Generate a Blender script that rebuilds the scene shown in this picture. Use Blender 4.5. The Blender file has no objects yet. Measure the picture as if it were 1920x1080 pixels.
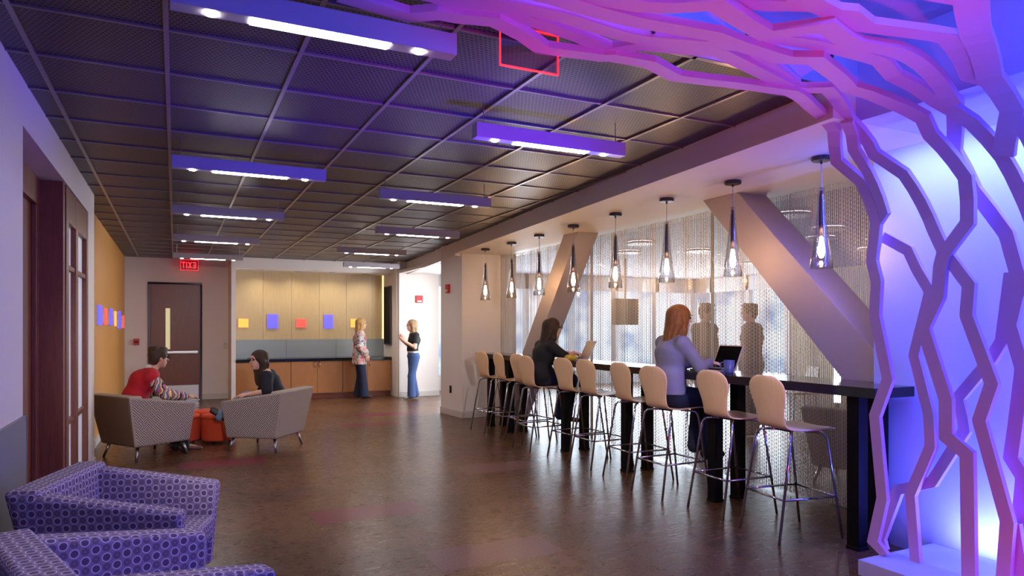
import bpy, bmesh, math, random
import numpy as np
from mathutils import Vector, Matrix
random.seed(7)
SC = bpy.context.scene
COL = SC.collection
R = math.radians
PI = math.pi

# ------------------------------------------------------------------ camera, world, exposure
H = 1.45
cam_d = bpy.data.cameras.new('camera'); cam = bpy.data.objects.new('camera', cam_d); COL.objects.link(cam)
cam.location = (0, 0, H); cam.rotation_euler = (R(90), 0, R(-26.07))
cam_d.sensor_width = 36.0; cam_d.lens = 36.0 * 1292 / 1920; cam_d.shift_y = 74 / 1920
cam_d.clip_start = 0.02
SC.camera = cam
SC.view_settings.view_transform = 'Standard'; SC.view_settings.look = 'None'
SC.view_settings.gamma = 1; SC.view_settings.exposure = 0.12; SC.view_settings.use_curve_mapping = False
world = bpy.data.worlds.new('world'); SC.world = world; world.use_nodes = True
_wn = world.node_tree; _tc = _wn.nodes.new('ShaderNodeTexCoord'); _no = _wn.nodes.new('ShaderNodeTexNoise'); _cr = _wn.nodes.new('ShaderNodeValToRGB')
_no.inputs['Scale'].default_value = 16.0; _no.inputs['Detail'].default_value = 4.0
_wn.links.new(_tc.outputs['Generated'], _no.inputs['Vector']); _wn.links.new(_no.outputs['Fac'], _cr.inputs[0]); _wn.links.new(_cr.outputs[0], _wn.nodes['Background'].inputs[0])
_cr.color_ramp.elements[0].position = 0.38; _cr.color_ramp.elements[0].color = (0.22, 0.34, 0.55, 1)
_cr.color_ramp.elements[1].position = 0.56; _cr.color_ramp.elements[1].color = (0.78, 0.88, 1.0, 1)
world.node_tree.nodes['Background'].inputs[1].default_value = 1.6

def lamp(name, kind, loc, power, color, size=(0.1, 0.1), target=None, spot=None, blend=0.6, rot=None):
    d = bpy.data.lights.new(name, kind); d.energy = power; d.color = color
    o = bpy.data.objects.new(name, d); COL.objects.link(o); o.location = loc
    if kind == 'AREA':
        d.shape = 'RECTANGLE'; d.size, d.size_y = size
    else:
        d.shadow_soft_size = size[0]
    if kind == 'SPOT':
        d.spot_size = R(spot); d.spot_blend = blend
    if target is not None:
        o.rotation_euler = (Vector(target) - Vector(loc)).to_track_quat('-Z', 'Y').to_euler()
    if rot: o.rotation_euler = tuple(R(a) for a in rot)
    return o

BLUE = (0.07, 0.10, 1.0); RED = (1.0, 0.03, 0.12); WARM = (1.0, 0.72, 0.46)
# colour flood lamps of the branch wall: blue wash up the wall from the plinth, blue cove above, magenta flood at the front
lamp('blue_plinth_wash', 'AREA', (4.14, 1.40, 0.125), 74, (0.10, 0.14, 1.0), (0.06, 2.3), rot=(180, 22, 0))
lamp('blue_cove_wash', 'AREA', (4.04, 1.75, 2.59), 92, (0.07, 0.11, 1.0), (0.06, 2.5), rot=(0, -16, 0))
lamp('blue_canopy_wash', 'AREA', (2.3, 1.1, 2.86), 24, (0.07, 0.12, 1.0), (2.6, 0.12), target=(2.6, 2.1, 3.05))
lamp('red_flood', 'SPOT', (2.0, 0.3, 0.3), 190, RED, (0.08,), target=(2.2, 2.5, 2.72), spot=56, blend=0.8)
lamp('red_flood_low', 'SPOT', (3.25, 1.3, 0.14), 14, RED, (0.05,), target=(3.8, 2.0, 0.35), spot=90)
lamp('blue_ceiling_flood', 'SPOT', (3.42, 2.98, 0.12), 1500, (0.06, 0.02, 1.0), (0.05,), target=(1.35, 4.15, 2.82), spot=46, blend=1.0)
lamp('blue_flood', 'SPOT', (1.6, -0.9, 0.6), 190, (0.08, 0.03, 1.0), (0.10,), target=(0.4, 4.3, 2.7), spot=48, blend=1.0)
lamp('blue_flood_low', 'SPOT', (2.9, 0.5, 1.2), 72, (0.16, 0.10, 1.0), (0.10,), target=(-0.5, 3.4, 1.1), spot=85, blend=1.0)
# daylight through the glazing of the next room, and added fill spots without fixtures
lamp('daylight_window', 'AREA', (9.4, 14.85, 1.4), 450, (0.80, 0.90, 1.0), (7.2, 2.0), target=(9.0, 8.0, 1.0))
lamp('daylight_side', 'AREA', (12.85, 13.3, 1.4), 180, (0.80, 0.90, 1.0), (3.0, 2.0), target=(6.0, 11.0, 1.0))
lamp('stools_fill_spot', 'SPOT', (1.2, -0.9, 2.3), 520, (1.0, 0.84, 0.70), (0.06,), target=(3.75, 6.1, 0.9), spot=29, blend=0.6)  # added fill behind the camera to lift the stools, no such lamp known
lamp('lounge_fill_spot', 'SPOT', (0.6, -0.9, 2.15), 620, (1.0, 0.90, 0.80), (0.06,), target=(0.7, 9.6, 0.6), spot=26, blend=0.7)  # added fill behind the camera to lift the far armchairs
lamp('corridor_wall_fill', 'SPOT', (4.66, 11.5, 2.52), 60, (1.0, 0.98, 0.96), (0.08,), target=(4.62, 13.9, 1.25), spot=74, blend=0.8)  # added spot that brightens the white wall, no lamp seen there
lamp('daylight_opening', 'AREA', (5.6, 12.0, 1.5), 130, (0.90, 0.94, 1.0), (1.7, 2.0), target=(0.0, 11.0, 1.2))

# ------------------------------------------------------------------ helpers
def lin(c):
    def f(v):
        v /= 255.0
        return v / 12.92 if v <= 0.04045 else ((v + 0.055) / 1.055) ** 2.4
    return (f(c[0]), f(c[1]), f(c[2]), 1.0)

class Mat:
    def __init__(s, name, color=(200, 200, 200), rough=0.5, metal=0.0, spec=0.5, emit=None, estr=0.0):
        s.m = bpy.data.materials.new(name); s.m.use_nodes = True
        s.nt = s.m.node_tree; s.b = s.nt.nodes['Principled BSDF']
        s.b.inputs['Base Color'].default_value = lin(color)
        s.b.inputs['Roughness'].default_value = rough; s.b.inputs['Metallic'].default_value = metal
        s.b.inputs['Specular IOR Level'].default_value = spec
        if emit:
            s.b.inputs['Emission Color'].default_value = lin(emit); s.b.inputs['Emission Strength'].default_value = estr
    def n(s, t, **kw):
        nd = s.nt.nodes.new(t)
        for k, v in kw.items():
            if k.startswith('i_'):
                key = k[2:]
                key = int(key) if key.isdigit() else key.replace('_', ' ')
                nd.inputs[key].default_value = v
            else: setattr(nd, k, v)
        return nd
    def l(s, a, b): s.nt.links.new(a, b)
    def math(s, op, a, b=None, c=None):
        nd = s.n('ShaderNodeMath', operation=op)
        for i, v in enumerate((a, b, c)):
            if v is None: continue
            if isinstance(v, (int, float)): nd.inputs[i].default_value = v
            else: s.l(v, nd.inputs[i])
        return nd.outputs[0]
    def coords(s, kind='Object', scale=(1, 1, 1), rot=(0, 0, 0), loc=(0, 0, 0)):
        tc = s.n('ShaderNodeTexCoord'); mp = s.n('ShaderNodeMapping')
        mp.inputs['Scale'].default_value = scale; mp.inputs['Rotation'].default_value = rot; mp.inputs['Location'].default_value = loc
        s.l(tc.outputs[kind], mp.inputs[0]); return mp.outputs[0]
    def ramp(s, fac, stops, interp='LINEAR'):
        r = s.n('ShaderNodeValToRGB'); r.color_ramp.interpolation = interp
        e = r.color_ramp.elements
        while len(e) < len(stops): e.new(0.5)
        for el, (p, c) in zip(e, stops): el.position = p; el.color = lin(c)
        s.l(fac, r.inputs[0]); return r.outputs[0]
    def mix(s, fac, a, b, blend='MIX'):
        nd = s.n('ShaderNodeMix', data_type='RGBA', blend_type=blend)
        for sock, v in ((nd.inputs['Factor'], fac), (nd.inputs[6], a), (nd.inputs[7], b)):
            if isinstance(v, (int, float)): sock.default_value = v
            elif isinstance(v, tuple): sock.default_value = v if len(v) == 4 else lin(v)
            else: s.l(v, sock)
        return nd.outputs[2]
    def color(s, out): s.l(out, s.b.inputs['Base Color'])
    def bump(s, h, strength=0.2, dist=0.01):
        b = s.n('ShaderNodeBump'); b.inputs['Strength'].default_value = strength; b.inputs['Distance'].default_value = dist
        s.l(h, b.inputs['Height']); s.l(b.outputs[0], s.b.inputs['Normal'])
    def noise(s, vec, scale=5.0, detail=3.0, out='Fac', rough=0.5):
        nd = s.n('ShaderNodeTexNoise'); nd.inputs['Scale'].default_value = scale; nd.inputs['Detail'].default_value = detail
        nd.inputs['Roughness'].default_value = rough
        s.l(vec, nd.inputs['Vector']); return nd.outputs[out]

def paint(name, col, rough=0.6, bump=0.03):
    m = Mat(name, col, rough)
    v = m.coords('Object')
    f = m.noise(v, 60, 3); m.bump(f, bump, 0.004)
    m.color(m.mix(m.noise(v, 1.3, 2), tuple(int(c * .97) for c in col), col))
    return m.m

def wood(name, a, b, scale=(14, 14, 0.9), rough=0.4, freq=6.0):
    m = Mat(name, a, rough)
    v = m.coords('Object', scale)
    f = m.noise(v, freq, 6, rough=0.6)
    v2 = m.coords('Object', tuple(s * 6 for s in scale)); g = m.noise(v2, freq, 2)
    m.color(m.ramp(m.math('ADD', m.math('MULTIPLY', f, 0.75), m.math('MULTIPLY', g, 0.25)), [(0.32, a), (0.68, b)]))
    m.bump(g, 0.06, 0.002)
    return m.m

def metal(name, col, rough=0.25):
    m = Mat(name, col, rough, 1.0); v = m.coords('Object')
    f = m.noise(v, 40, 2)
    m.l(m.math('ADD', m.math('MULTIPLY', f, 0.12), rough - 0.06), m.b.inputs['Roughness'])
    return m.m

def glow(name, col, strength):
    m = Mat(name, col, 0.5, emit=col, estr=strength); return m.m

class MB:
    def __init__(s): s.v = []; s.f = []; s.mi = []
    def add(s, vs, fs, mi=0):
        o = len(s.v); s.v += [tuple(p) for p in vs]
        s.f += [tuple(i + o for i in f) for f in fs]; s.mi += [mi] * len(fs); return s
    def hexa(s, c, mi=0):   # c: 8 corners, bottom ring 0-3 counter-clockwise, top ring 4-7
        return s.add(c, [(3, 2, 1, 0), (4, 5, 6, 7), (0, 1, 5, 4), (1, 2, 6, 5), (2, 3, 7, 6), (3, 0, 4, 7)], mi)
    def box(s, x0, y0, z0, x1, y1, z1, mi=0):
        return s.hexa([(x0, y0, z0), (x1, y0, z0), (x1, y1, z0), (x0, y1, z0), (x0, y0, z1), (x1, y0, z1), (x1, y1, z1), (x0, y1, z1)], mi)
    def bar(s, p, q, w, d, up=(0, 0, 1), mi=0):
        p = Vector(p); q = Vector(q); t = (q - p).normalized(); u = Vector(up)
        sd = t.cross(u).normalized(); u = sd.cross(t).normalized()
        c = []
        for e in (p, q):
            for a, b in ((-1, -1), (1, -1), (1, 1), (-1, 1)): c.append(e + sd * (a * w / 2) + u * (b * d / 2))
        return s.hexa([c[0], c[1], c[2], c[3], c[4], c[5], c[6], c[7]], mi)
    def tube(s, pts, r, seg=8, mi=0, cap=True):
        pts = [Vector(p) for p in pts]; n = len(pts); rs = r if isinstance(r, (list, tuple)) else [r] * n
        rings = []; ref = None
        for i, p in enumerate(pts):
            t = (pts[min(i + 1, n - 1)] - pts[max(i - 1, 0)]).normalized()
            if ref is None: ref = t.orthogonal().normalized()
            ref = (ref - t * ref.dot(t)).normalized(); b = t.cross(ref)
            rings.append([p + (ref * math.cos(2 * PI * k / seg) + b * math.sin(2 * PI * k / seg)) * rs[i] for k in range(seg)])
        vs = [v for rg in rings for v in rg]
        fs = [(i * seg + k, i * seg + (k + 1) % seg, (i + 1) * seg + (k + 1) % seg, (i + 1) * seg + k) for i in range(n - 1) for k in range(seg)]
        if cap: fs += [tuple(range(seg))[::-1], tuple((n - 1) * seg + k for k in range(seg))]
        return s.add(vs, fs, mi)
    def lathe(s, prof, seg=24, c=(0, 0, 0), mi=0):   # prof: [(r, z)]
        vs = []; n = len(prof)
        for r, z in prof:
            for k in range(seg): vs.append((c[0] + r * math.cos(2 * PI * k / seg), c[1] + r * math.sin(2 * PI * k / seg), c[2] + z))
        fs = [(i * seg + k, i * seg + (k + 1) % seg, (i + 1) * seg + (k + 1) % seg, (i + 1) * seg + k) for i in range(n - 1) for k in range(seg)]
        if prof[0][0] > 1e-4: fs.append(tuple(range(seg))[::-1])
        if prof[-1][0] > 1e-4: fs.append(tuple((n - 1) * seg + k for k in range(seg)))
        return s.add(vs, fs, mi)
    def prism(s, poly, off, mi=0):   # planar polygon of 3D points, extruded by vector off
        n = len(poly); p = [Vector(a) for a in poly]; o = Vector(off)
        fs = [tuple(range(n))[::-1], tuple(range(n, 2 * n))] + [(i, (i + 1) % n, n + (i + 1) % n, n + i) for i in range(n)]
        return s.add(p + [a + o for a in p], fs, mi)
    def build(s, name, mats, parent=None, bevel=0, smooth=False, uv=False, seg=2, subsurf=0):
        me = bpy.data.meshes.new(name); me.from_pydata(s.v, [], s.f)
        mats = mats if isinstance(mats, (list, tuple)) else [mats]
        for m in mats: me.materials.append(m)
        if len(mats) > 1: me.polygons.foreach_set('material_index', s.mi)
        bm = bmesh.new(); bm.from_mesh(me); bmesh.ops.remove_doubles(bm, verts=bm.verts, dist=1e-6)
        bmesh.ops.recalc_face_normals(bm, faces=bm.faces); bm.to_mesh(me); bm.free()
        if uv:
            l = me.uv_layers.new(name='UVMap')
            for p in me.polygons:
                nx, ny, nz = [abs(c) for c in p.normal]
                for li in p.loop_indices:
                    co = me.vertices[me.loops[li].vertex_index].co
                    l.data[li].uv = (co.y, co.z) if nx >= ny and nx >= nz else ((co.x, co.z) if ny >= nz else (co.x, co.y))
        if smooth:
            for p in me.polygons: p.use_smooth = True
        o = bpy.data.objects.new(name, me); COL.objects.link(o)
        if parent: o.parent = parent
        if bevel:
            b = o.modifiers.new('bevel', 'BEVEL'); b.width = bevel; b.segments = seg; b.limit_method = 'ANGLE'; b.angle_limit = R(35)
            b.harden_normals = False
            for p in me.polygons: p.use_smooth = True
            o.modifiers.new('wn', 'WEIGHTED_NORMAL')
        if subsurf:
            sm = o.modifiers.new('sub', 'SUBSURF'); sm.levels = subsurf; sm.render_levels = subsurf
        return o

def tag(o, label, cat, group=None):
    o['label'] = label; o['category'] = cat
    if group: o['group'] = group
    return o
def thing(name, label, cat, loc=(0, 0, 0), rz=0, group=None):
    o = bpy.data.objects.new(name, None); COL.objects.link(o); o.location = loc; o.rotation_euler = (0, 0, rz)
    o.empty_display_size = 0.1
    return tag(o, label, cat, group)
def struct(o): o['kind'] = 'structure'; return o
def dup(o, parent=None):
    c = o.copy(); COL.objects.link(c)
    if parent: c.parent = parent
    for ch in list(o.children): dup(ch, c)
    return c

# ------------------------------------------------------------------ materials
M = {}
M['white'] = paint('white_paint', (230, 222, 216))
M['white2'] = paint('soffit_paint', (226, 214, 202))
M['brace'] = paint('brace_paint', (182, 166, 158))
M['grey_wain'] = paint('grey_wainscot', (118, 118, 128), 0.45)
M['base'] = paint('base_paint', (205, 198, 192), 0.4)
M['black'] = Mat('black_panel', (6, 6, 7), 0.6, spec=0.15).m
M['chrome'] = metal('chrome', (205, 205, 210), 0.14)
M['steel'] = metal('brushed_steel', (170, 168, 170), 0.3)
M['dark_metal'] = metal('dark_metal', (84, 76, 84), 0.4)
M['tabletop'] = Mat('black_stone_top', (26, 23, 24), 0.12).m
M['tableleg'] = Mat('black_leg', (7, 6, 6), 0.6, spec=0.2).m
M['maple'] = wood('maple_ply', (236, 190, 142), (244, 208, 164), (8, 30, 1.2), 0.35, 4)
M['door_wood'] = wood('door_veneer', (100, 46, 26), (128, 64, 36), (18, 18, 0.8), 0.35)
M['trim_wood'] = wood('trim_cherry', (112, 58, 40), (138, 78, 54), (12, 12, 0.8), 0.4)
M['cab'] = wood('oak_cabinet', (150, 94, 48), (178, 120, 66), (22, 22, 0.7), 0.4)
M['alcove'] = wood('pale_slat_panel', (176, 150, 108), (200, 176, 134), (26, 26, 0.5), 0.32)
M['yellow'] = wood('yellow_panel', (190, 132, 62), (204, 146, 74), (10, 10, 0.5), 0.5)
M['grey_glass'] = Mat('grey_backsplash', (138, 146, 150), 0.25).m
M['counter'] = Mat('dark_counter', (20, 22, 30), 0.15).m

def m_floor():
    m = Mat('linoleum', (90, 70, 55), 0.3, spec=0.3)
    v = m.coords('Object')
    br = m.n('ShaderNodeTexBrick', offset=0.37, squash=1.0)
    br.inputs['Scale'].default_value = 1.0; br.inputs['Brick Width'].default_value = 0.88; br.inputs['Row Height'].default_value = 0.40
    br.inputs['Mortar Size'].default_value = 0.0016
    br.inputs['Color1'].default_value = lin((66, 41, 29)); br.inputs['Color2'].default_value = lin((100, 66, 46)); br.inputs['Mortar'].default_value = lin((58, 43, 35))
    m.l(v, br.inputs['Vector'])
    n1 = m.noise(v, 120, 4, rough=0.6); n2 = m.noise(v, 3, 3); n3 = m.noise(m.coords('Object', (9, 26, 1)), 1.0, 4, rough=0.65)
    c = m.mix(m.math('MULTIPLY', n3, 0.55), br.outputs['Color'], (124, 84, 54), 'MIX')
    c = m.mix(0.35, c, m.ramp(n1, [(0.34, (110, 106, 104)), (0.66, (255, 255, 255))]), 'MULTIPLY')
    m.color(c)
    m.l(m.math('ADD', m.math('MULTIPLY', n3, 0.10), 0.23), m.b.inputs['Roughness'])
    m.bump(n1, 0.03, 0.001); return m.m
M['floor'] = m_floor()
def m_floor_plum():
    m = Mat('linoleum_plum', (90, 40, 50), 0.28, spec=0.3); v = m.coords('Object')
    n1 = m.noise(v, 60, 4, rough=0.6); m.color(m.ramp(n1, [(0.35, (88, 26, 44)), (0.65, (120, 42, 60))])); m.bump(m.noise(v, 120, 4), 0.03, 0.001); return m.m
M['plum'] = m_floor_plum()
def m_floor_light():
    m = Mat('linoleum_rose', (120, 84, 74), 0.28, spec=0.3); v = m.coords('Object')
    n1 = m.noise(v, 60, 4, rough=0.6); m.color(m.ramp(n1, [(0.35, (92, 62, 56)), (0.65, (122, 84, 76))])); m.bump(m.noise(v, 120, 4), 0.03, 0.001); return m.m
M['rose'] = m_floor_light()

def m_ceiling():
    # perforated metal panel: staggered elongated holes
    m = Mat('perforated_metal', (96, 88, 92), 0.42, 0.55)
    tc = m.n('ShaderNodeTexCoord'); sp = m.n('ShaderNodeSeparateXYZ'); m.l(tc.outputs['Object'], sp.inputs[0])
    px, py = 0.024, 0.025
    yy = m.math('DIVIDE', sp.outputs['Y'], py); row = m.math('FLOOR', yy)
    xs = m.math('ADD', m.math('DIVIDE', sp.outputs['X'], px), m.math('MULTIPLY', m.math('MODULO', row, 2.0), 0.5))
    fx = m.math('SUBTRACT', m.math('FRACT', m.math('ADD', xs, 100.0)), 0.5); fy = m.math('SUBTRACT', m.math('FRACT', yy), 0.5)
    d = m.math('ADD', m.math('POWER', m.math('DIVIDE', fx, 0.40), 2.0), m.math('POWER', m.math('DIVIDE', fy, 0.36), 2.0))
    hole = m.math('LESS_THAN', d, 1.0)
    m.color(m.mix(hole, (104, 94, 100), (5, 4, 5)))
    m.l(m.math('MULTIPLY', m.math('SUBTRACT', 1.0, hole), 0.55), m.b.inputs['Metallic'])
    m.bump(m.math('SUBTRACT', 1.0, hole), 0.5, 0.004)
    return m.m
M['ceil'] = m_ceiling()
M['grid'] = Mat('grid_metal', (150, 138, 134), 0.3, 0.6).m

def m_rings():
    m = Mat('ring_fabric', (90, 80, 100), 0.9)
    tc = m.n('ShaderNodeTexCoord'); sp = m.n('ShaderNodeSeparateXYZ'); m.l(tc.outputs['UV'], sp.inputs[0])
    pu, pv = 0.070, 0.034
    vv = m.math('DIVIDE', sp.outputs['Y'], pv); row = m.math('FLOOR', m.math('ADD', vv, 100.0))
    uu = m.math('ADD', m.math('DIVIDE', sp.outputs['X'], pu), m.math('MULTIPLY', m.math('MODULO', row, 2.0), 0.5))
    fu = m.math('MULTIPLY', m.math('SUBTRACT', m.math('FRACT', m.math('ADD', uu, 100.0)), 0.5), pu)
    fv = m.math('MULTIPLY', m.math('SUBTRACT', m.math('FRACT', m.math('ADD', vv, 100.0)), 0.5), pv)
    d = m.math('SQRT', m.math('ADD', m.math('POWER', fu, 2.0), m.math('POWER', fv, 2.0)))
    ring = m.math('LESS_THAN', m.math('ABSOLUTE', m.math('SUBTRACT', d, 0.0150)), 0.0021)
    inner = m.math('LESS_THAN', d, 0.0135)
    fu2 = m.math('SUBTRACT', m.math('ABSOLUTE', fu), pu / 2)
    d2 = m.math('SQRT', m.math('ADD', m.math('POWER', fu2, 2.0), m.math('POWER', fv, 2.0)))
    disc = m.math('LESS_THAN', d2, 0.0135); dot = m.math('LESS_THAN', d2, 0.0035)
    c = m.mix(inner, (160, 142, 158), (104, 86, 110)); c = m.mix(disc, c, (124, 106, 126)); c = m.mix(dot, c, (150, 136, 146)); c = m.mix(ring, c, (224, 214, 222))
    n = m.noise(m.coords('UV', (900, 900, 1)), 1.0, 2)
    m.color(m.mix(0.35, c, m.ramp(n, [(0.3, (130, 130, 130)), (0.7, (255, 255, 255))]), 'MULTIPLY')); m.bump(n, 0.15, 0.002)
    return m.m
M['rings'] = m_rings()
def m_maze():
    m = Mat('maze_fabric', (90, 80, 75), 0.9)
    tc = m.n('ShaderNodeTexCoord'); mp = m.n('ShaderNodeMapping'); mp.inputs['Rotation'].default_value = (0, 0, R(45)); mp.inputs['Scale'].default_value = (1 / 0.019,) * 3
    m.l(tc.outputs['UV'], mp.inputs[0])
    fl = m.n('ShaderNodeVectorMath', operation='FLOOR'); m.l(mp.outputs[0], fl.inputs[0])
    wn = m.n('ShaderNodeTexWhiteNoise', noise_dimensions='2D'); m.l(fl.outputs[0], wn.inputs['Vector'])
    sp = m.n('ShaderNodeSeparateXYZ'); fr = m.n('ShaderNodeVectorMath', operation='FRACTION'); m.l(mp.outputs[0], fr.inputs[0]); m.l(fr.outputs[0], sp.inputs[0])
    pick = m.math('GREATER_THAN', wn.outputs['Value'], 0.5)
    a = m.n('ShaderNodeMix', data_type='FLOAT'); m.l(pick, a.inputs['Factor']); m.l(sp.outputs['X'], a.inputs[2]); m.l(sp.outputs['Y'], a.inputs[3])
    line = m.math('LESS_THAN', m.math('ABSOLUTE', m.math('SUBTRACT', a.outputs[0], 0.5)), 0.2)
    m.color(m.mix(line, (104, 88, 84), (206, 194, 182))); return m.m
M['maze'] = m_maze()
def m_plain(name, col):
    m = Mat(name, col, 0.9); n = m.noise(m.coords('UV', (700, 700, 1)), 1.0, 2)
    m.color(m.mix(0.4, col, m.ramp(n, [(0.3, (120, 120, 120)), (0.7, (255, 255, 255))]), 'MULTIPLY')); m.bump(n, 0.15, 0.002); return m.m
M['taupe'] = m_plain('taupe_fabric', (178, 162, 148))
M['brown_vinyl'] = m_plain('brown_fabric', (124, 96, 74))
M['orange'] = m_plain('orange_fabric', (214, 74, 40))
def fabric(name, col, rough=0.85, sc=220):
    m = Mat(name, col, rough); v = m.coords('Object'); n = m.noise(v, sc, 2); w = m.noise(v, 9, 2)
    c = m.mix(w, tuple(int(x * .82) for x in col), col); m.color(c); m.bump(m.math('ADD', m.math('MULTIPLY', w, 2.0), n), 0.25, 0.006); return m.m
def skin_mat(name, col):
    m = Mat(name, col, 0.55); v = m.coords('Object'); m.color(m.mix(m.noise(v, 14, 2), tuple(int(x * .92) for x in col), col))
    m.b.inputs['Subsurface Weight'].default_value = 0.08; m.b.inputs['Subsurface Radius'].default_value = (0.02, 0.008, 0.005); return m.m
M['skin'] = skin_mat('skin', (222, 172, 148))
M['skin2'] = skin_mat('skin_tan', (206, 158, 132))
def hair_mat(name, a, b):
    m = Mat(name, a, 0.62, spec=0.35); v = m.coords('Object', (90, 90, 5)); f = m.noise(v, 1.0, 4, rough=0.7)
    m.color(m.ramp(f, [(0.3, a), (0.7, b)])); m.bump(f, 0.6, 0.006); return m.m
M['hair_blond'] = hair_mat('blond_hair', (136, 98, 54), (204, 164, 104))
M['hair_ash'] = hair_mat('ash_hair', (110, 84, 58), (170, 138, 98))
M['hair_red'] = hair_mat('copper_hair', (92, 52, 20), (168, 108, 50))
M['hair_dark'] = hair_mat('dark_hair', (34, 22, 16), (70, 46, 34))
M['hair_brown'] = hair_mat('brown_hair', (40, 30, 24), (80, 58, 42))
M['eye'] = Mat('eye_dark', (24, 18, 16), 0.2).m
M['lip'] = Mat('lips', (176, 96, 92), 0.45).m
M['denim'] = fabric('denim', (58, 82, 132)); M['denim_dark'] = fabric('dark_denim', (30, 36, 66)); M['denim_light'] = fabric('light_denim', (122, 146, 180))
M['blackcloth'] = fabric('black_cotton', (26, 25, 30)); M['navy'] = fabric('navy_cotton', (17, 17, 36)); M['lavender'] = fabric('lavender_knit', (146, 142, 164))
M['red_vest'] = fabric('red_padded', (196, 24, 40)); M['red_top'] = fabric('red_top', (214, 40, 40)); M['white_cloth'] = fabric('white_cotton', (226, 222, 220))
M['shoe'] = Mat('dark_shoe', (44, 36, 34), 0.5).m; M['shoe_brown'] = Mat('brown_shoe', (92, 50, 40), 0.5).m; M['shoe_grey'] = Mat('grey_shoe', (120, 112, 100), 0.6).m
M['suit'] = fabric('grey_brown_jacket', (92, 84, 80)); M['suit2'] = fabric('pale_shirt', (150, 140, 132))
def m_floral():
    m = Mat('floral_cloth', (190, 184, 176), 0.85); v = m.coords('Object')
    vo = m.n('ShaderNodeTexVoronoi'); vo.inputs['Scale'].default_value = 24.0; m.l(v, vo.inputs['Vector'])
    sp = m.n('ShaderNodeSeparateColor'); m.l(vo.outputs['Color'], sp.inputs[0])
    fl = m.ramp(sp.outputs[0], [(0.0, (196, 84, 92)), (0.2, (186, 180, 172)), (0.42, (60, 96, 170)), (0.5, (196, 190, 180)), (0.68, (110, 130, 104)), (0.78, (214, 130, 130)), (0.88, (190, 182, 176))], 'CONSTANT')
    m.color(m.mix(m.math('LESS_THAN', vo.outputs['Distance'], 0.6), (168, 158, 146), fl)); return m.m
M['floral'] = m_floral()
def m_sleeve():
    m = Mat('patterned_knit', (200, 150, 90), 0.9); v = m.coords('Object', (1, 1, 1), (0.3, 0.5, 0))
    n = m.noise(v, 12, 2)
    sp = m.n('ShaderNodeSeparateXYZ'); m.l(v, sp.inputs[0])
    f = m.math('FRACT', m.math('ADD', m.math('MULTIPLY', m.math('SUBTRACT', sp.outputs['Z'], sp.outputs['X']), 7.0), m.math('MULTIPLY', n, 1.1)))
    m.color(m.ramp(f, [(0.0, (40, 44, 78)), (0.16, (222, 204, 130)), (0.3, (196, 92, 120)), (0.44, (58, 122, 160)), (0.6, (224, 214, 190)), (0.72, (120, 104, 72)), (0.84, (200, 110, 130))], 'CONSTANT')); return m.m
M['sleeve'] = m_sleeve()

def m_thin_glass(name, tint=(0.96, 0.97, 0.98, 1), rough=0.03, extra=0.0, power=4.0):
    m = bpy.data.materials.new(name); m.use_nodes = True; nt = m.node_tree; nt.nodes.clear()
    out = nt.nodes.new('ShaderNodeOutputMaterial'); tr = nt.nodes.new('ShaderNodeBsdfTransparent'); gl = nt.nodes.new('ShaderNodeBsdfGlossy')
    fr = nt.nodes.new('ShaderNodeLayerWeight'); fr.inputs['Blend'].default_value = 0.5; mx = nt.nodes.new('ShaderNodeMixShader')
    tr.inputs[0].default_value = tint; gl.inputs['Roughness'].default_value = rough
    pw = nt.nodes.new('ShaderNodeMath'); pw.operation = 'POWER'; pw.inputs[1].default_value = power; nt.links.new(fr.outputs['Facing'], pw.inputs[0])
    ad = nt.nodes.new('ShaderNodeMath'); ad.operation = 'MULTIPLY_ADD'; ad.inputs[1].default_value = 0.7; ad.inputs[2].default_value = 0.03 + extra; ad.use_clamp = True
    nt.links.new(pw.outputs[0], ad.inputs[0]); nt.links.new(ad.outputs[0], mx.inputs[0])
    nt.links.new(tr.outputs[0], mx.inputs[1]); nt.links.new(gl.outputs[0], mx.inputs[2]); nt.links.new(mx.outputs[0], out.inputs[0])
    return m
M['glass'] = m_thin_glass('window_glass', rough=0.02)
M['shade'] = m_thin_glass('shade_glass', (0.93, 0.93, 0.94, 1), 0.06, 0.05, 2.2)
M['sign_glass'] = m_thin_glass('sign_glass', (0.72, 0.62, 0.66, 1), 0.15, 0.06)
M['frosted'] = Mat('frosted_pane', (206, 206, 214), 0.35, emit=(200, 204, 222), estr=0.3).m  # emission stands in for light from the room behind the panes
M['lite'] = Mat('door_lite', (206, 202, 160), 0.3, emit=(220, 214, 160), estr=0.5).m
M['strip'] = glow('diffuser_glow', (255, 250, 246), 50.0)
M['spot'] = glow('downlight_glow', (255, 248, 240), 70.0)
M['bulb'] = glow('bulb_glow', (255, 205, 150), 120.0)
M['disc'] = glow('ceiling_disc_glow', (255, 252, 250), 15.0)
M['housing'] = paint('fixture_housing', (168, 162, 172), 0.4, 0.01)
M['exit_letter'] = glow('exit_letter_glow', (255, 40, 48), 2.6)
M['exit_edge'] = glow('exit_edge_glow', (255, 30, 40), 3.6)
M['exit_face'] = Mat('exit_face', (70, 10, 16), 0.3, emit=(160, 10, 20), estr=0.22).m
M['px_blue'] = glow('blue_light_panel', (92, 84, 236), 0.95)
M['px_red'] = glow('red_light_panel', (238, 76, 66), 0.95)
M['px_amber'] = glow('amber_light_panel', (236, 166, 74), 0.95)
M['red_dev'] = Mat('red_plastic', (180, 24, 32), 0.4).m
M['laptop'] = Mat('laptop_silver', (186, 170, 162), 0.35, 0.3).m
M['screen'] = Mat('laptop_screen', (6, 6, 8), 0.06).m
M['screen_lit'] = Mat('laptop_screen_pale', (150, 132, 122), 0.3).m
M['mug'] = Mat('blue_glaze', (84, 92, 150), 0.2).m
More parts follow.
